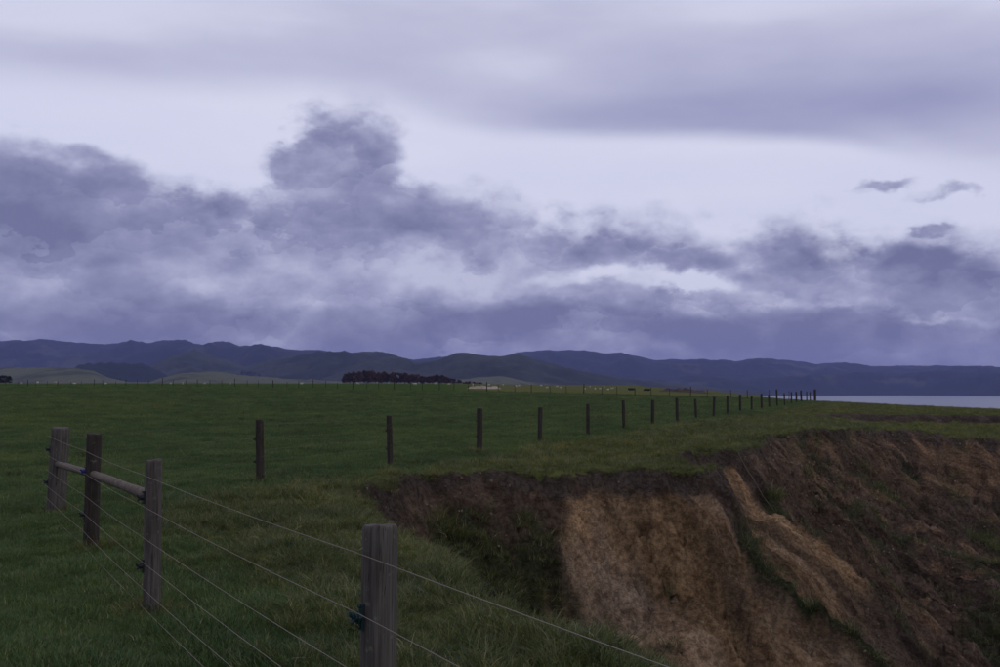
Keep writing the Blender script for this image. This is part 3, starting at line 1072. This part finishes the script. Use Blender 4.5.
END2 = line2[-1]
for k, p in enumerate(line2):
    o = bpy.data.objects.new('post', variants[k % 4])
    LINK(o)
    o.parent = fence2
    o.location = rel(fence2, p)
    s_ = random.uniform(0.85, 1.15) if k else 1.12
    hz = random.uniform(0.95, 1.06)
    if k in (15,):
        hz = 1.3
    if k == 22:
        hz, s_ = 1.25, 1.8
    o.scale = (s_, s_, hz)
    o.rotation_euler = (math.radians(random.uniform(-2.5, 2.5)), math.radians(-2.0 if k == 0 else random.uniform(-2.5, 2.5)), 0.0)
    if k < 3:
        for zz in (0.80, 0.39):
            ang = math.pi * 0.93
            me_i = INS.copy(); me_i.materials.clear()
            i_ = add_obj('insulator', me_i, M_INS_K, o, (math.cos(ang) * 0.064, math.sin(ang) * 0.064, zz))
            i_.rotation_euler = (0, 0, ang)
for wi, hgt in enumerate(WIRE_H[:5]):
    stops = [CORNER + Vector((0, 0, hgt)) + Vector((-0.11, 0.05, 0))] + [p + Vector((-0.085, 0.036, hgt)) for p in line2]
    vs, fs = tube([rel(fence2, p) for p in wire_path(stops, 0.01, 3)], 0.0009, 5)
    add_obj('wire', mesh_from('wire', vs, fs), M_WIRE, fence2)

# strand fallen from an older fence, lying down over the lip
pts_ = []
for t in np.linspace(0, 1, 14):
    r_ = -9.5 + 3.1 * t
    x_, y_ = 0.85 * r_ + 0.53 * 25.75, -0.53 * r_ + 0.85 * 25.75
    pts_.append(Vector((x_, y_, gz_at(x_, y_) + 0.05 + 0.08 * math.sin(t * 3.1))))
base_ = pts_[0].copy()
vs, fs = tube([p - base_ for p in pts_], 0.011, 6)
o = add_obj('fallen_strand', mesh_from('fallen_strand', vs, fs), M_RAIL, None, base_)
tag(o, 'thin pale fallen strand lying down over the broken cliff lip', 'strand')

# far side of the paddock: from the point back to the left
fence3 = empty('wire_fence', END2)
tag(fence3, 'distant fence of thin posts closing the far side of the green paddock', 'fence', 'farm fences')
A3, B3 = END2 + Vector((-0.6, 0.3, 0)), Vector((-96.0, 168.0, 0))
n3_ = 62
thin_v = [post_mesh('post', 1.12, 0.038 + 0.014 * i, 50 + i, sides=8, rows=8, checks=False) for i in range(3)]
for vme in thin_v:
    vme.materials.append(M_POST2)
line3 = []
for k in range(1, n3_):
    t = k / n3_
    x_ = A3.x + (B3.x - A3.x) * t + random.uniform(-0.3, 0.3)
    y_ = A3.y + (B3.y - A3.y) * t + 3.0 * math.sin(t * 3.1)
    p = Vector((x_, y_, gz_at(x_, y_)))
    line3.append(p)
    o = bpy.data.objects.new('post', thin_v[0 if k % 3 else random.choice((1, 2))])
    LINK(o)
    o.parent = fence3
    o.location = rel(fence3, p)
    o.scale = (1, 1, random.uniform(0.85, 1.08) if k % 6 else 1.22)
    o.rotation_euler = (math.radians(random.uniform(-2, 2)), math.radians(random.uniform(-3, 3)), 0)
for hgt in (1.02, 0.78, 0.56, 0.36, 0.18):
    vs, fs = tube([rel(fence3, p + Vector((0, -0.05, hgt))) for p in line3], 0.0018, 4)
    add_obj('wire', mesh_from('wire', vs, fs), M_WIRE, fence3)


# ------------------------------------------------------------------ low banks of bare earth in the far paddock
def bank(name, px0, px1, D, hgt, depth, mat, seed, label, cat):
    x0, x1 = (px0 - 500) / F * D, (px1 - 500) / F * D
    n, m_ = 48, 14
    base = Vector(((x0 + x1) / 2, D, gz_at((x0 + x1) / 2, D)))
    vs, fs = [], []
    for j in range(m_):
        v_ = j / (m_ - 1) * 2 - 1
        for i in range(n):
            u_ = i / (n - 1) * 2 - 1
            x_ = (x0 + x1) / 2 + u_ * (x1 - x0) / 2
            y_ = D + v_ * depth
            e_ = max(0.0, 1 - abs(u_) ** 3) * max(0.0, 1 - v_ * v_)
            nn = float(fbm(np.array([x_ / 2.2]), np.array([y_ / 1.5]), 4, seed)[0])
            z_ = gz_at(x_, y_) - 0.10 + hgt * e_ * (0.85 + 0.7 * nn)
            vs.append((x_ - base.x, y_ - base.y, z_ - base.z))
    for j in range(m_ - 1):
        for i in range(n - 1):
            fs.append((j * n + i, j * n + i + 1, (j + 1) * n + i + 1, (j + 1) * n + i))
    o = add_obj(name, mesh_from(name, vs, fs), mat, None, base)
    tag(o, label, cat)


M_SANDY = simple_mat('pale_earth', (0.16, 0.13, 0.10, 1), (0.30, 0.25, 0.19, 1), 1.2, 0.95, 0.4, 0.1)
M_BANK = simple_mat('dark_earth_bank', (0.026, 0.020, 0.018, 1), (0.05, 0.040, 0.032, 1), 1.0, 0.95, 0.4, 0.1)
bank('earth_mound', 466, 503, 215, 0.75, 3.0, M_SANDY, 3, 'low mound of pale bare earth beyond the paddock fence', 'mound')
bank('earth_bank', 655, 714, 235, 0.95, 3.0, M_BANK, 5, 'low dark brown earth bank at the seaward end of far paddock', 'bank')


# ------------------------------------------------------------------ animals
def animal_mesh(name, chain_parts, voxel):
    """balls along limbs fused into one skin by a voxel remesh"""
    bm = bmesh.new()
    for pts in chain_parts:
        for (p0, r0), (p1, r1) in zip(pts[:-1], pts[1:]):
            p0, p1 = Vector(p0), Vector(p1)
            n = max(2, int((p1 - p0).length / (min(r0, r1) * 0.5)))
            for i in range(n + 1):
                t = i / n
                bmesh.ops.create_icosphere(bm, subdivisions=2, radius=r0 + (r1 - r0) * t, matrix=Matrix.Translation(p0.lerp(p1, t)))
    me = bpy.data.meshes.new(name + '_raw')
    bm.to_mesh(me); bm.free()
    tmp = bpy.data.objects.new('tmp', me)
    LINK(tmp)
    md = tmp.modifiers.new('r', 'REMESH')
    md.mode = 'VOXEL'; md.voxel_size = voxel; md.use_smooth_shade = True
    sm = tmp.modifiers.new('s', 'SMOOTH'); sm.iterations = 3
    dg = bpy.context.evaluated_depsgraph_get()
    out = bpy.data.meshes.new_from_object(tmp.evaluated_get(dg))
    out.name = name
    bpy.data.objects.remove(tmp)
    bpy.data.meshes.remove(me)
    return out


def sheep_parts(graze):
    head = [((0.42, 0, 0.66), 0.13), ((0.60, 0, 0.30 if graze else 0.88), 0.085), ((0.72, 0, 0.14 if graze else 0.84), 0.055)]
    parts = [[((-0.38, 0, 0.62), 0.22), ((0.0, 0, 0.62), 0.27), ((0.36, 0, 0.64), 0.22)], head,
             [((-0.56, 0, 0.68), 0.06), ((-0.62, 0, 0.45), 0.04)]]
    e = head[1][0]
    for s_ in (-1, 1):
        parts.append([((e[0], s_ * 0.05, e[2] + 0.05), 0.03), ((e[0] - 0.03, s_ * 0.15, e[2] + 0.05), 0.025)])
        parts.append([((0.30, s_ * 0.12, 0.50), 0.08), ((0.29, s_ * 0.12, 0.25), 0.05), ((0.30, s_ * 0.12, 0.03), 0.04)])
        parts.append([((-0.33, s_ * 0.12, 0.55), 0.12), ((-0.30, s_ * 0.13, 0.38), 0.07), ((-0.38, s_ * 0.13, 0.22), 0.05), ((-0.36, s_ * 0.13, 0.03), 0.04)])
    return parts


def cow_parts():
    parts = [[((-0.75, 0, 1.02), 0.30), ((-0.2, 0, 0.95), 0.40), ((0.35, 0, 0.97), 0.38), ((0.70, 0, 1.05), 0.28)],
             [((0.75, 0, 1.10), 0.24), ((1.10, 0, 0.72), 0.16), ((1.25, 0, 0.42), 0.13), ((1.38, 0, 0.18), 0.09)],
             [((-1.02, 0, 1.22), 0.05), ((-1.10, 0, 0.95), 0.035), ((-1.10, 0, 0.55), 0.05)]]
    for s_ in (-1, 1):
        parts.append([((1.20, s_ * 0.10, 0.52), 0.04), ((1.14, s_ * 0.26, 0.56), 0.035)])
        parts.append([((0.55, s_ * 0.20, 0.80), 0.14), ((0.55, s_ * 0.20, 0.45), 0.09), ((0.56, s_ * 0.20, 0.04), 0.07)])
        parts.append([((-0.72, s_ * 0.20, 0.95), 0.20), ((-0.62, s_ * 0.21, 0.68), 0.13), ((-0.80, s_ * 0.21, 0.42), 0.08), ((-0.76, s_ * 0.21, 0.04), 0.07)])
    return parts


M_WOOL = simple_mat('wool', (0.30, 0.28, 0.24, 1), (0.42, 0.40, 0.35, 1), 9, 0.95, 0.4, 0.03)
M_HIDE = simple_mat('black_hide', (0.010, 0.009, 0.009, 1), (0.022, 0.018, 0.017, 1), 5, 0.7, 0.2, 0.01)
SHEEP = [animal_mesh('sheep', sheep_parts(g), 0.035) for g in (True, False)]
for s_ in SHEEP:
    s_.materials.append(M_WOOL)
COW = animal_mesh('cow', cow_parts(), 0.05)
COW.materials.append(M_HIDE)

sheep_px = [(56, 0), (75, 1), (106, 0), (38, 0), (22, 1), (171, 0), (183, 1), (231, 0), (205, 0), (302, 0), (358, 1), (415, 0), (436, 0), (449, 1),
            (473, 0), (489, 1), (503, 0), (516, 0), (519, 1), (541, 0), (547, 0), (557, 1), (561, 0), (585, 0), (590, 1), (595, 0), (600, 0), (604, 1), (608, 0), (612, 0)]
for i, (px, g) in enumerate(sheep_px):
    D = 310 + 170 * ((i * 37) % 11) / 11.0
    x_ = (px - 500) / F * D
    o = bpy.data.objects.new('sheep', SHEEP[1 - g])
    LINK(o)
    o.location = (x_, D, gz_at(x_, D) - 0.03)
    o.rotation_euler = (0, 0, random.uniform(0, 6.28))
    tag(o, 'small white sheep grazing on the far paddock beyond the distant fence', 'sheep', 'sheep on the far paddock')
for px, rz, lab in ((631, 0.3, 'black cow grazing in far paddock, the one nearer the sheep'), (647, 2.9, 'black cow grazing in far paddock, the one nearer the brown earth bank')):
    D = 300
    x_ = (px - 500) / F * D
    o = bpy.data.objects.new('cow', COW)
    LINK(o)
    o.location = (x_, D, gz_at(x_, D) - 0.04)
    o.rotation_euler = (0, 0, rz)
    tag(o, lab, 'cow', 'cattle in the far paddock')


# ------------------------------------------------------------------ trees
def tree_mesh(seed, h, wide, base_frac, n_leaf, leaf):
    """returns (trunk mesh, crown mesh): limbed trunk, crown of leaf clumps with gaps"""
    rg = random.Random(seed)
    vs, fs = [], []

    def add(pts, r):
        v_, f_ = tube(pts, r, 6)
        o_ = len(vs)
        vs.extend(v_)
        fs.extend([tuple(i + o_ for i in f) for f in f_])
    top = Vector((rg.uniform(-0.4, 0.4), rg.uniform(-0.4, 0.4), h * 0.9))
    add([(0, 0, -0.5), (0.1, 0, h * 0.3), (0.0, 0.1, h * 0.6), top], [0.035 * h * 0.6, 0.026 * h * 0.6, 0.017 * h * 0.6, 0.004 * h])
    tips = []
    for i in range(13):
        z0 = h * (base_frac + (0.85 - base_frac) * i / 13)
        a = rg.uniform(0, 6.28)
        L = wide * rg.uniform(0.6, 1.05) * (1 - 0.45 * (i / 13))
        p0 = Vector((0.05, 0.05, z0))
        p2 = p0 + Vector((math.cos(a) * L, math.sin(a) * L, L * rg.uniform(0.3, 0.9)))
        add([p0, p0.lerp(p2, 0.5) + Vector((0, 0, -0.05 * L)), p2], [0.010 * h, 0.007 * h, 0.002 * h])
        tips += [p2, p0.lerp(p2, 0.7)]
    tips += [top, top * 0.93]
    trunk = mesh_from('trunk', vs, fs)
    cv, cf, cl = [], [], []
    for t_ in tips:
        rad = wide * rg.uniform(0.28, 0.48)
        tone = rg.uniform(0.6, 1.35)
        for _ in range(n_leaf):
            d = Vector((rg.gauss(0, 1), rg.gauss(0, 1), rg.gauss(0, 0.8))).normalized() * rad * rg.random() ** 0.45
            c = t_ + d
            a = Vector((rg.gauss(0, 1), rg.gauss(0, 1), rg.gauss(0, 1))).normalized() * leaf * rg.uniform(0.6, 1.3)
            b = a.cross(Vector((rg.gauss(0, 1), rg.gauss(0, 1), rg.gauss(0, 1)))).normalized() * leaf * rg.uniform(0.4, 0.9)
            o_ = len(cv)
            cv += [c - a, c - b, c + a, c + b]
            cf.append((o_, o_ + 1, o_ + 2, o_ + 3))
            cl += [tone * rg.uniform(0.8, 1.2)] * 4
    crown = mesh_from('crown', cv, cf, False)
    vcol(crown, 'Col', np.array(cl)[:, None] * np.ones((1, 3)))
    return trunk, crown


def crown_mat(name, base):
    m, T = new_mat(name)
    at = T.node('ShaderNodeAttribute', attribute_name='Col').outputs['Color']
    rnd = T.node('ShaderNodeObjectInfo').outputs['Random']
    col = T.mix(1.0, at, base, 'MULTIPLY')
    col = T.mix(rnd, T.mix(1.0, col, (0.75, 0.8, 0.85, 1), 'MULTIPLY'), T.mix(1.0, col, (1.3, 1.15, 1.0, 1), 'MULTIPLY'))
    finish(T, col, 0.85, spec=0.1)
    return m


M_CROWN = crown_mat('russet_foliage', (0.056, 0.035, 0.026, 1))
M_CROWN2 = crown_mat('dark_foliage', (0.024, 0.026, 0.022, 1))
M_TRUNK = simple_mat('bark', (0.03, 0.024, 0.02, 1), (0.07, 0.058, 0.05, 1), 2.0, 0.9)
TREES = [tree_mesh(100 + i, 13.0, 3.4 + 0.5 * (i % 3), 0.06 + 0.05 * (i % 2), 70, 0.42) for i in range(6)]
for t_, c_ in TREES:
    t_.materials.append(M_TRUNK)
    c_.materials.append(M_CROWN)
DARK = []
for t_, c_ in TREES[:3]:
    c2 = c_.copy()
    c2.materials.clear(); c2.materials.append(M_CROWN2)
    DARK.append((t_, c2))


def plant_tree(protos, k, x_, y_, hscale, wscale, label, group, name='broadleaf_tree'):
    z_ = gz_at(x_, y_)
    root = empty(name, (x_, y_, z_ - 0.1))
    root.rotation_euler = (0, 0, random.uniform(0, 6.28))
    root.scale = (wscale, wscale, hscale)
    tr, cr = protos[k % len(protos)]
    for nm, me_ in (('trunk', tr), ('crown', cr)):
        o = bpy.data.objects.new(nm, me_)
        LINK(o)
        o.parent = root
    tag(root, label, 'tree', group)


top_prof = lambda px: np.interp(px, [342, 352, 365, 380, 400, 418, 424, 432, 440, 448, 455, 465, 482], [373.5, 371, 369.5, 370.5, 371.5, 373, 375, 373.5, 373.5, 376, 379, 380.5, 383])
for i in range(58):
    px = 344 + (480 - 344) * (i + random.uniform(-0.4, 0.4)) / 57.0
    D = 960 + 26 * (i % 3) + random.uniform(-8, 8)
    x_ = (px - 500) / F * D
    gz_ = gz_at(x_, D)
    want = EYE + (390 - float(top_prof(px)) + random.uniform(-1.6, 1.2)) / F * D - gz_
    want = max(2.2, want)
    if px > 452:
        plant_tree(TREES, i, x_, D, want / 14.3, 0.55, 'low russet tree tapering off the end of the distant shelterbelt', 'trees at the low end of the shelterbelt')
    else:
        plant_tree(TREES, i, x_, D, want / 14.3, random.uniform(0.75, 1.05), 'tall dark russet tree in the distant shelterbelt row', 'trees in the distant shelterbelt')
for i in range(7):
    px = -12 + 3.6 * i
    D = 640 + 9 * (i % 3)
    x_ = (px - 500) / F * D
    plant_tree(DARK, i, x_, D, random.uniform(0.40, 0.47), 0.6, 'dark rounded tree in the small clump at the paddock edge', 'trees of the small dark clump', 'dark_tree')


# far plantations on the hills: one mass each
def far_wood(px0, px1, hname, Dr, n, hgt, seed):
    rg = np.random.default_rng(seed)
    H = HILL_FN[hname]
    ico = bmesh.new()
    bmesh.ops.create_icosphere(ico, subdivisions=1, radius=1.0)
    bv = np.array([v.co[:] for v in ico.verts]); bf = np.array([[v.index for v in f.verts] for f in ico.faces])
    ico.free()
    V_, F_ = [], []
    for i in range(n):
        px = px0 + (px1 - px0) * rg.random()
        t = (px - px0) / (px1 - px0)
        span = math.sin(math.pi * min(max(t, 0.02), 0.98)) ** 0.5
        D = Dr[0] + (Dr[1] - Dr[0]) * (0.5 + (rg.random() - 0.5) * span)
        X = (px - 500) / F * D
        Z = float(H(np.array([X]), np.array([D]))[0])
        s_ = np.array([0.36, 0.36, 0.62]) * hgt * rg.uniform(0.8, 1.2)
        jit = 1 + 0.22 * (rg.random((len(bv), 1)) - 0.5)
        F_.append(bf + len(bv) * i)
        V_.append(bv * jit * s_ + np.array([X, D, Z + hgt * 0.45]))
    c = V_[0].mean(0)
    V_ = np.concatenate(V_)
    F_ = np.concatenate(F_)
    o = add_obj('far_wood', mesh_np('far_wood', V_ - c, F_, False), M_FARWOOD, None, c)
    return o


M_FARWOOD = simple_mat('far_pine_wood', (0.012, 0.017, 0.015, 1), (0.024, 0.03, 0.024, 1), 0.05, 0.95, 0.0)
for args, lab in (((14, 51, 'low_hills', (3050, 3120), 420, 15, 1), 'narrow dark pine plantation along the crest of a pale low hill'),
                  ((80, 174, 'wooded_hill', (3500, 3950), 2600, 15, 2), 'broad dark pine wood covering a low hill in front of the blue range'),
                  ((232, 262, 'middle_hills', (4300, 4700), 500, 18, 4), 'small dark wood below the pointed green hill')):
    o = far_wood(*args)
    tag(o, lab, 'wood', None, 'stuff')


# ------------------------------------------------------------------ grass
def clump(name, n, radius, h0, h1, w, lean, palette, seed, straw=0.1):
    rg = np.random.default_rng(seed)
    V_, F_, C_ = [], [], []
    for i in range(n):
        a = rg.uniform(0, 2 * math.pi); rr_ = radius * math.sqrt(rg.random())
        bx, by = rr_ * math.cos(a), rr_ * math.sin(a)
        h = rg.uniform(h0, h1)
        la = a + rg.normal(0, 0.9)
        L = lean * h * rg.uniform(0.3, 1.2)
        dx_, dy_ = math.cos(la), math.sin(la)
        fa = rg.uniform(0, 2 * math.pi)
        sx_, sy_ = math.cos(fa), math.sin(fa)
        ww = w * rg.uniform(0.7, 1.3)
        pts = []
        for t, wf in ((0, 1.0), (0.45, 0.85), (0.8, 0.5)):
            cx, cy = bx + dx_ * L * t * t, by + dy_ * L * t * t
            cz = h * t * (1 - 0.12 * t * lean)
            pts.append((cx - sx_ * ww * wf, cy - sy_ * ww * wf, cz))
            pts.append((cx + sx_ * ww * wf, cy + sy_ * ww * wf, cz))
        pts.append((bx + dx_ * L, by + dy_ * L, h * (1 - 0.22 * lean)))
        o_ = len(V_)
        V_ += pts
        F_ += [(o_, o_ + 1, o_ + 3, o_ + 2), (o_ + 2, o_ + 3, o_ + 5, o_ + 4), (o_ + 4, o_ + 5, o_ + 6)]
        c = np.array(palette[rg.integers(len(palette))]) if rg.random() > straw else np.array((0.21, 0.185, 0.115))
        c = c * rg.uniform(0.75, 1.25)
        C_ += [c] * 7
    me = mesh_from(name, V_, F_, False)
    vcol(me, 'Col', np.array(C_))
    me.materials.append(M_BLADE)
    return me


def scatter(name, label, protos, pts, rots, scl, var):
    """one object: the points carry the clumps through geometry nodes"""
    col = bpy.data.collections.new(name + '_clumps')
    for i, me_ in enumerate(protos):
        o = bpy.data.objects.new('%s_clump_%02d' % (name, i), me_)
        col.objects.link(o)
    me = bpy.data.meshes.new(name)
    me.vertices.add(len(pts))
    me.vertices.foreach_set('co', pts.astype(np.float32).ravel())
    a = me.attributes.new('rot', 'FLOAT_VECTOR', 'POINT'); a.data.foreach_set('vector', rots.astype(np.float32).ravel())
    a = me.attributes.new('scl', 'FLOAT_VECTOR', 'POINT'); a.data.foreach_set('vector', scl.astype(np.float32).ravel())
    a = me.attributes.new('var', 'INT', 'POINT'); a.data.foreach_set('value', var.astype(np.int32))
    ob = add_obj(name, me)
    ng = bpy.data.node_groups.new(name, 'GeometryNodeTree')
    ng.interface.new_socket('Geometry', in_out='INPUT', socket_type='NodeSocketGeometry')
    ng.interface.new_socket('Geometry', in_out='OUTPUT', socket_type='NodeSocketGeometry')
    gi = ng.nodes.new('NodeGroupInput'); go = ng.nodes.new('NodeGroupOutput')
    ci = ng.nodes.new('GeometryNodeCollectionInfo')
    ci.inputs['Collection'].default_value = col
    ci.inputs['Separate Children'].default_value = True
    ci.inputs['Reset Children'].default_value = True
    ip = ng.nodes.new('GeometryNodeInstanceOnPoints')
    ip.inputs['Pick Instance'].default_value = True

    def attr(nm, dt):
        n = ng.nodes.new('GeometryNodeInputNamedAttribute')
        n.data_type = dt
        n.inputs['Name'].default_value = nm
        return n.outputs[0]
    ng.links.new(gi.outputs[0], ip.inputs['Points'])
    ng.links.new(ci.outputs[0], ip.inputs['Instance'])
    ng.links.new(attr('var', 'INT'), ip.inputs['Instance Index'])
    ng.links.new(attr('rot', 'FLOAT_VECTOR'), ip.inputs['Rotation'])
    ng.links.new(attr('scl', 'FLOAT_VECTOR'), ip.inputs['Scale'])
    ng.links.new(ip.outputs[0], go.inputs[0])
    md = ob.modifiers.new('clumps', 'NODES')
    md.node_group = ng
    tag(ob, label, 'grass', None, 'stuff')
    print(name, len(pts))
    return ob


GREENS = [(0.054, 0.097, 0.037), (0.067, 0.108, 0.043), (0.046, 0.081, 0.036), (0.083, 0.110, 0.046)]
OLIVES = [(0.080, 0.104, 0.034), (0.100, 0.116, 0.042), (0.060, 0.084, 0.030), (0.125, 0.124, 0.054), (0.054, 0.074, 0.034)]
DARKG = [(0.052, 0.078, 0.030), (0.064, 0.082, 0.034), (0.078, 0.084, 0.040), (0.042, 0.060, 0.028)]
short = [clump('short', 170, 0.20, 0.02, 0.055, 0.0020, 0.9, GREENS, 200 + i, 0.02) for i in range(6)]
rough = [clump('rough', 150, 0.15, 0.03, 0.105, 0.0023, 1.4, OLIVES, 220 + i, 0.03 + 0.025 * i) for i in range(6)]
wild = [clump('wild', 60, 0.16, 0.05, 0.20, 0.0032, 1.2, DARKG, 240 + i, 0.16) for i in range(5)]


def region(n, xlo, xhi, ylo, yhi, power=1.0):
    y = ylo + (yhi - ylo) * rng.random(n) ** power
    half = 0.62 * y + 1.5
    x = (rng.random(n) * 2 - 1) * half
    m = (x > xlo) & (x < xhi)
    return x[m], y[m]


def make_scatter(name, label, protos, x, y, keep, s_lo, s_hi, tilt=0.15):
    x, y = x[keep], y[keep]
    z = grid_sample(gz, x, y)
    n = len(x)
    rots = np.stack([rng.normal(0, tilt, n), rng.normal(0, tilt, n), rng.uniform(0, 6.28, n)], -1)
    s = rng.uniform(s_lo, s_hi, n) * (1 + 0.55 * np.clip(fbm(x / 0.7, y / 0.7, 2, 301), -0.6, 0.8)) * (1 + 0.012 * np.clip(y - 10, 0, 60))
    return scatter(name, label, protos, np.stack([x, y, z - 0.008], -1), rots, np.stack([s, s, s * rng.uniform(0.8, 1.2, n)], -1), rng.integers(0, len(protos), n))


SOILG = soil
# short pasture inside the fences
x, y = region(75000, -60, 60, 3.5, 75, 1.35)
rw = grid_sample(ROUGHZ, x, y); so = grid_sample(SOILG, x, y)
keep = (rw < 0.25 + 0.6 * rng.random(len(x))) & (so < 0.3)
make_scatter('pasture_grass', 'short grazed green pasture grass filling the fenced paddock', short, x, y, keep, 0.8, 1.25)
x, y = region(2600, -60, 60, 8, 110, 0.8)
rw = grid_sample(ROUGHZ, x, y); so = grid_sample(SOILG, x, y)
tp = fbm(x / 14, y / 14, 2, 310)
keep = (rw < 0.3) & (so < 0.2) & (rng.random(len(x)) < 0.5 + 1.2 * tp)
tuss = [clump('tussock', 90, 0.13, 0.05, 0.14, 0.003, 1.0, DARKG, 260 + i, 0.03) for i in range(3)]
make_scatter('pasture_tussocks', 'scattered darker tufts left ungrazed across the paddock', tuss, x, y, keep, 0.7, 1.3, 0.15)
x, y = region(80000, -140, 90, 60, 210, 1.0)
rw = grid_sample(ROUGHZ, x, y); so = grid_sample(SOILG, x, y); zz = grid_sample(gz, x, y)
ok = (so < 0.2) & (zz > -0.9) & (y + 0.42 * (x - 36) < 124) & (rng.random(len(x)) < 1.15 - (y - 60) / 190)
keep = ok & (rw < 0.5)
make_scatter('far_pasture_grass', 'short green grass on the far part of the paddock', short, x, y, keep, 0.9, 1.6, 0.1)
make_scatter('far_rough_grass', 'olive rough grass on the point beyond the low second scarp', rough, x, y, ok & (rw >= 0.5), 0.55, 0.9, 0.2)
# rough grass between fence and cliff, thicker in tussocks
x, y = region(70000, -9, 45, 2.6, 60, 1.5)
rw = grid_sample(ROUGHZ, x, y); so = grid_sample(SOILG, x, y); sdv = grid_sample(sd, x, y)
tus = fbm(x / 0.9, y / 0.9, 3, 300)
keep = (rw > 0.15 + 0.35 * rng.random(len(x))) & (so < 0.45) & (rng.random(len(x)) < 0.68 + 0.7 * np.clip(tus, -0.45, 0.6))
make_scatter('rough_grass', 'longer tussocky olive grass with straw blades between fence and cliff edge', rough, x, y, keep, 0.6, 1.25, 0.3)
# plants on the slip
x, y = region(90000, -3, 24, 8, 40, 1.0)
vg = grid_sample(VEG, x, y); so = grid_sample(SOILG, x, y)
keep = (so > 0.5) & (vg > 0.25 + 0.45 * rng.random(len(x)))
make_scatter('slip_plants', 'dark green weeds and long grass growing in the gullies of the slip', wild, x, y, keep, 0.55, 1.2, 0.4)
# clods and stones lying on the slip
def clod_mesh(seed):
    rg = np.random.default_rng(seed)
    bm = bmesh.new()
    bmesh.ops.create_icosphere(bm, subdivisions=1, radius=1.0)
    for v_ in bm.verts:
        v_.co *= float(rg.uniform(0.6, 1.2))
        v_.co.z *= 0.7
    me_ = bpy.data.meshes.new('clod')
    bm.to_mesh(me_); bm.free()
    tone_ = rg.uniform(0.7, 1.5)
    vcol(me_, 'Col', np.tile(np.array([0.20, 0.155, 0.115]) * tone_, (len(me_.vertices), 1)))
    me_.materials.append(M_CLIFF)
    return me_


x, y = region(60000, -3, 26, 10, 45, 1.0)
so = grid_sample(SOILG, x, y); vg = grid_sample(VEG, x, y)
cl = fbm(x / 1.6, y / 1.6, 3, 320)
keep = (so > 0.5) & (rng.random(len(x)) < np.clip(0.10 + 0.9 * cl, 0.01, 0.8))
o_ = make_scatter('earth_clods', 'loose clods and small stones lying on the bare slip face', [clod_mesh(400 + i) for i in range(8)], x, y, keep, 0.008, 0.036, 1.0)
o_['category'] = 'earth'
# longer grass added round the post feet to give contact shadows
fx_, fy_ = [], []
for p_, n_ in [(P1, 26), (P2, 26), (P3, 24), (CORNER, 34)] + [(p, 16) for p in line2[:8]]:
    aa = rng.uniform(0, 6.28, n_); rr2 = rng.uniform(0.07, 0.22, n_)
    fx_ += list(p_.x + np.cos(aa) * rr2); fy_ += list(p_.y + np.sin(aa) * rr2)
x, y = np.array(fx_), np.array(fy_)
make_scatter('post_foot_grass', 'grass tufts added for contact shadow round the feet of the fence posts', rough, x, y, np.ones(len(x), bool), 0.6, 1.1, 0.3)
# turf fringe hanging over the lip
m = int(4200)
segs = FAR_LIP[:-3]
xs_, ys_ = [], []
x, y = region(160000, -4, 26, 12, 41, 1.0)
df = grid_sample(dF, x, y); dnv = grid_sample(dn, x, y)
keep = (df > -0.22) & (df < 0.07) & (rng.random(len(x)) < 0.9)
make_scatter('turf_fringe', 'ragged fringe of turf hanging over the broken cliff lip', rough, x, y, keep, 0.45, 0.85, 0.5)

# ------------------------------------------------------------------ haze
def haze():
    m = bpy.data.materials.new('evening_haze')
    m.use_nodes = True
    t = m.node_tree
    t.nodes.clear()
    out = t.nodes.new('ShaderNodeOutputMaterial')
    pv = t.nodes.new('ShaderNodeVolumePrincipled')
    pv.inputs['Color'].default_value = (0.36, 0.42, 0.96, 1)
    pv.inputs['Density'].default_value = 4.5e-5
    pv.inputs['Anisotropy'].default_value = 0.0
    t.links.new(pv.outputs[0], out.inputs['Volume'])
    x0, x1, y0, y1, z0, z1 = -17000, 21000, -1500, 14500, -60, 600
    vs = [(x, y, z) for z in (z0, z1) for y in (y0, y1) for x in (x0, x1)]
    fs = [(0, 2, 3, 1), (4, 5, 7, 6), (0, 1, 5, 4), (2, 6, 7, 3), (0, 4, 6, 2), (1, 3, 7, 5)]
    o = add_obj('haze', mesh_from('haze', vs, fs, False), m)
    tag(o, 'thin blue evening haze lying over land and sea', 'haze', None, 'stuff')


haze()
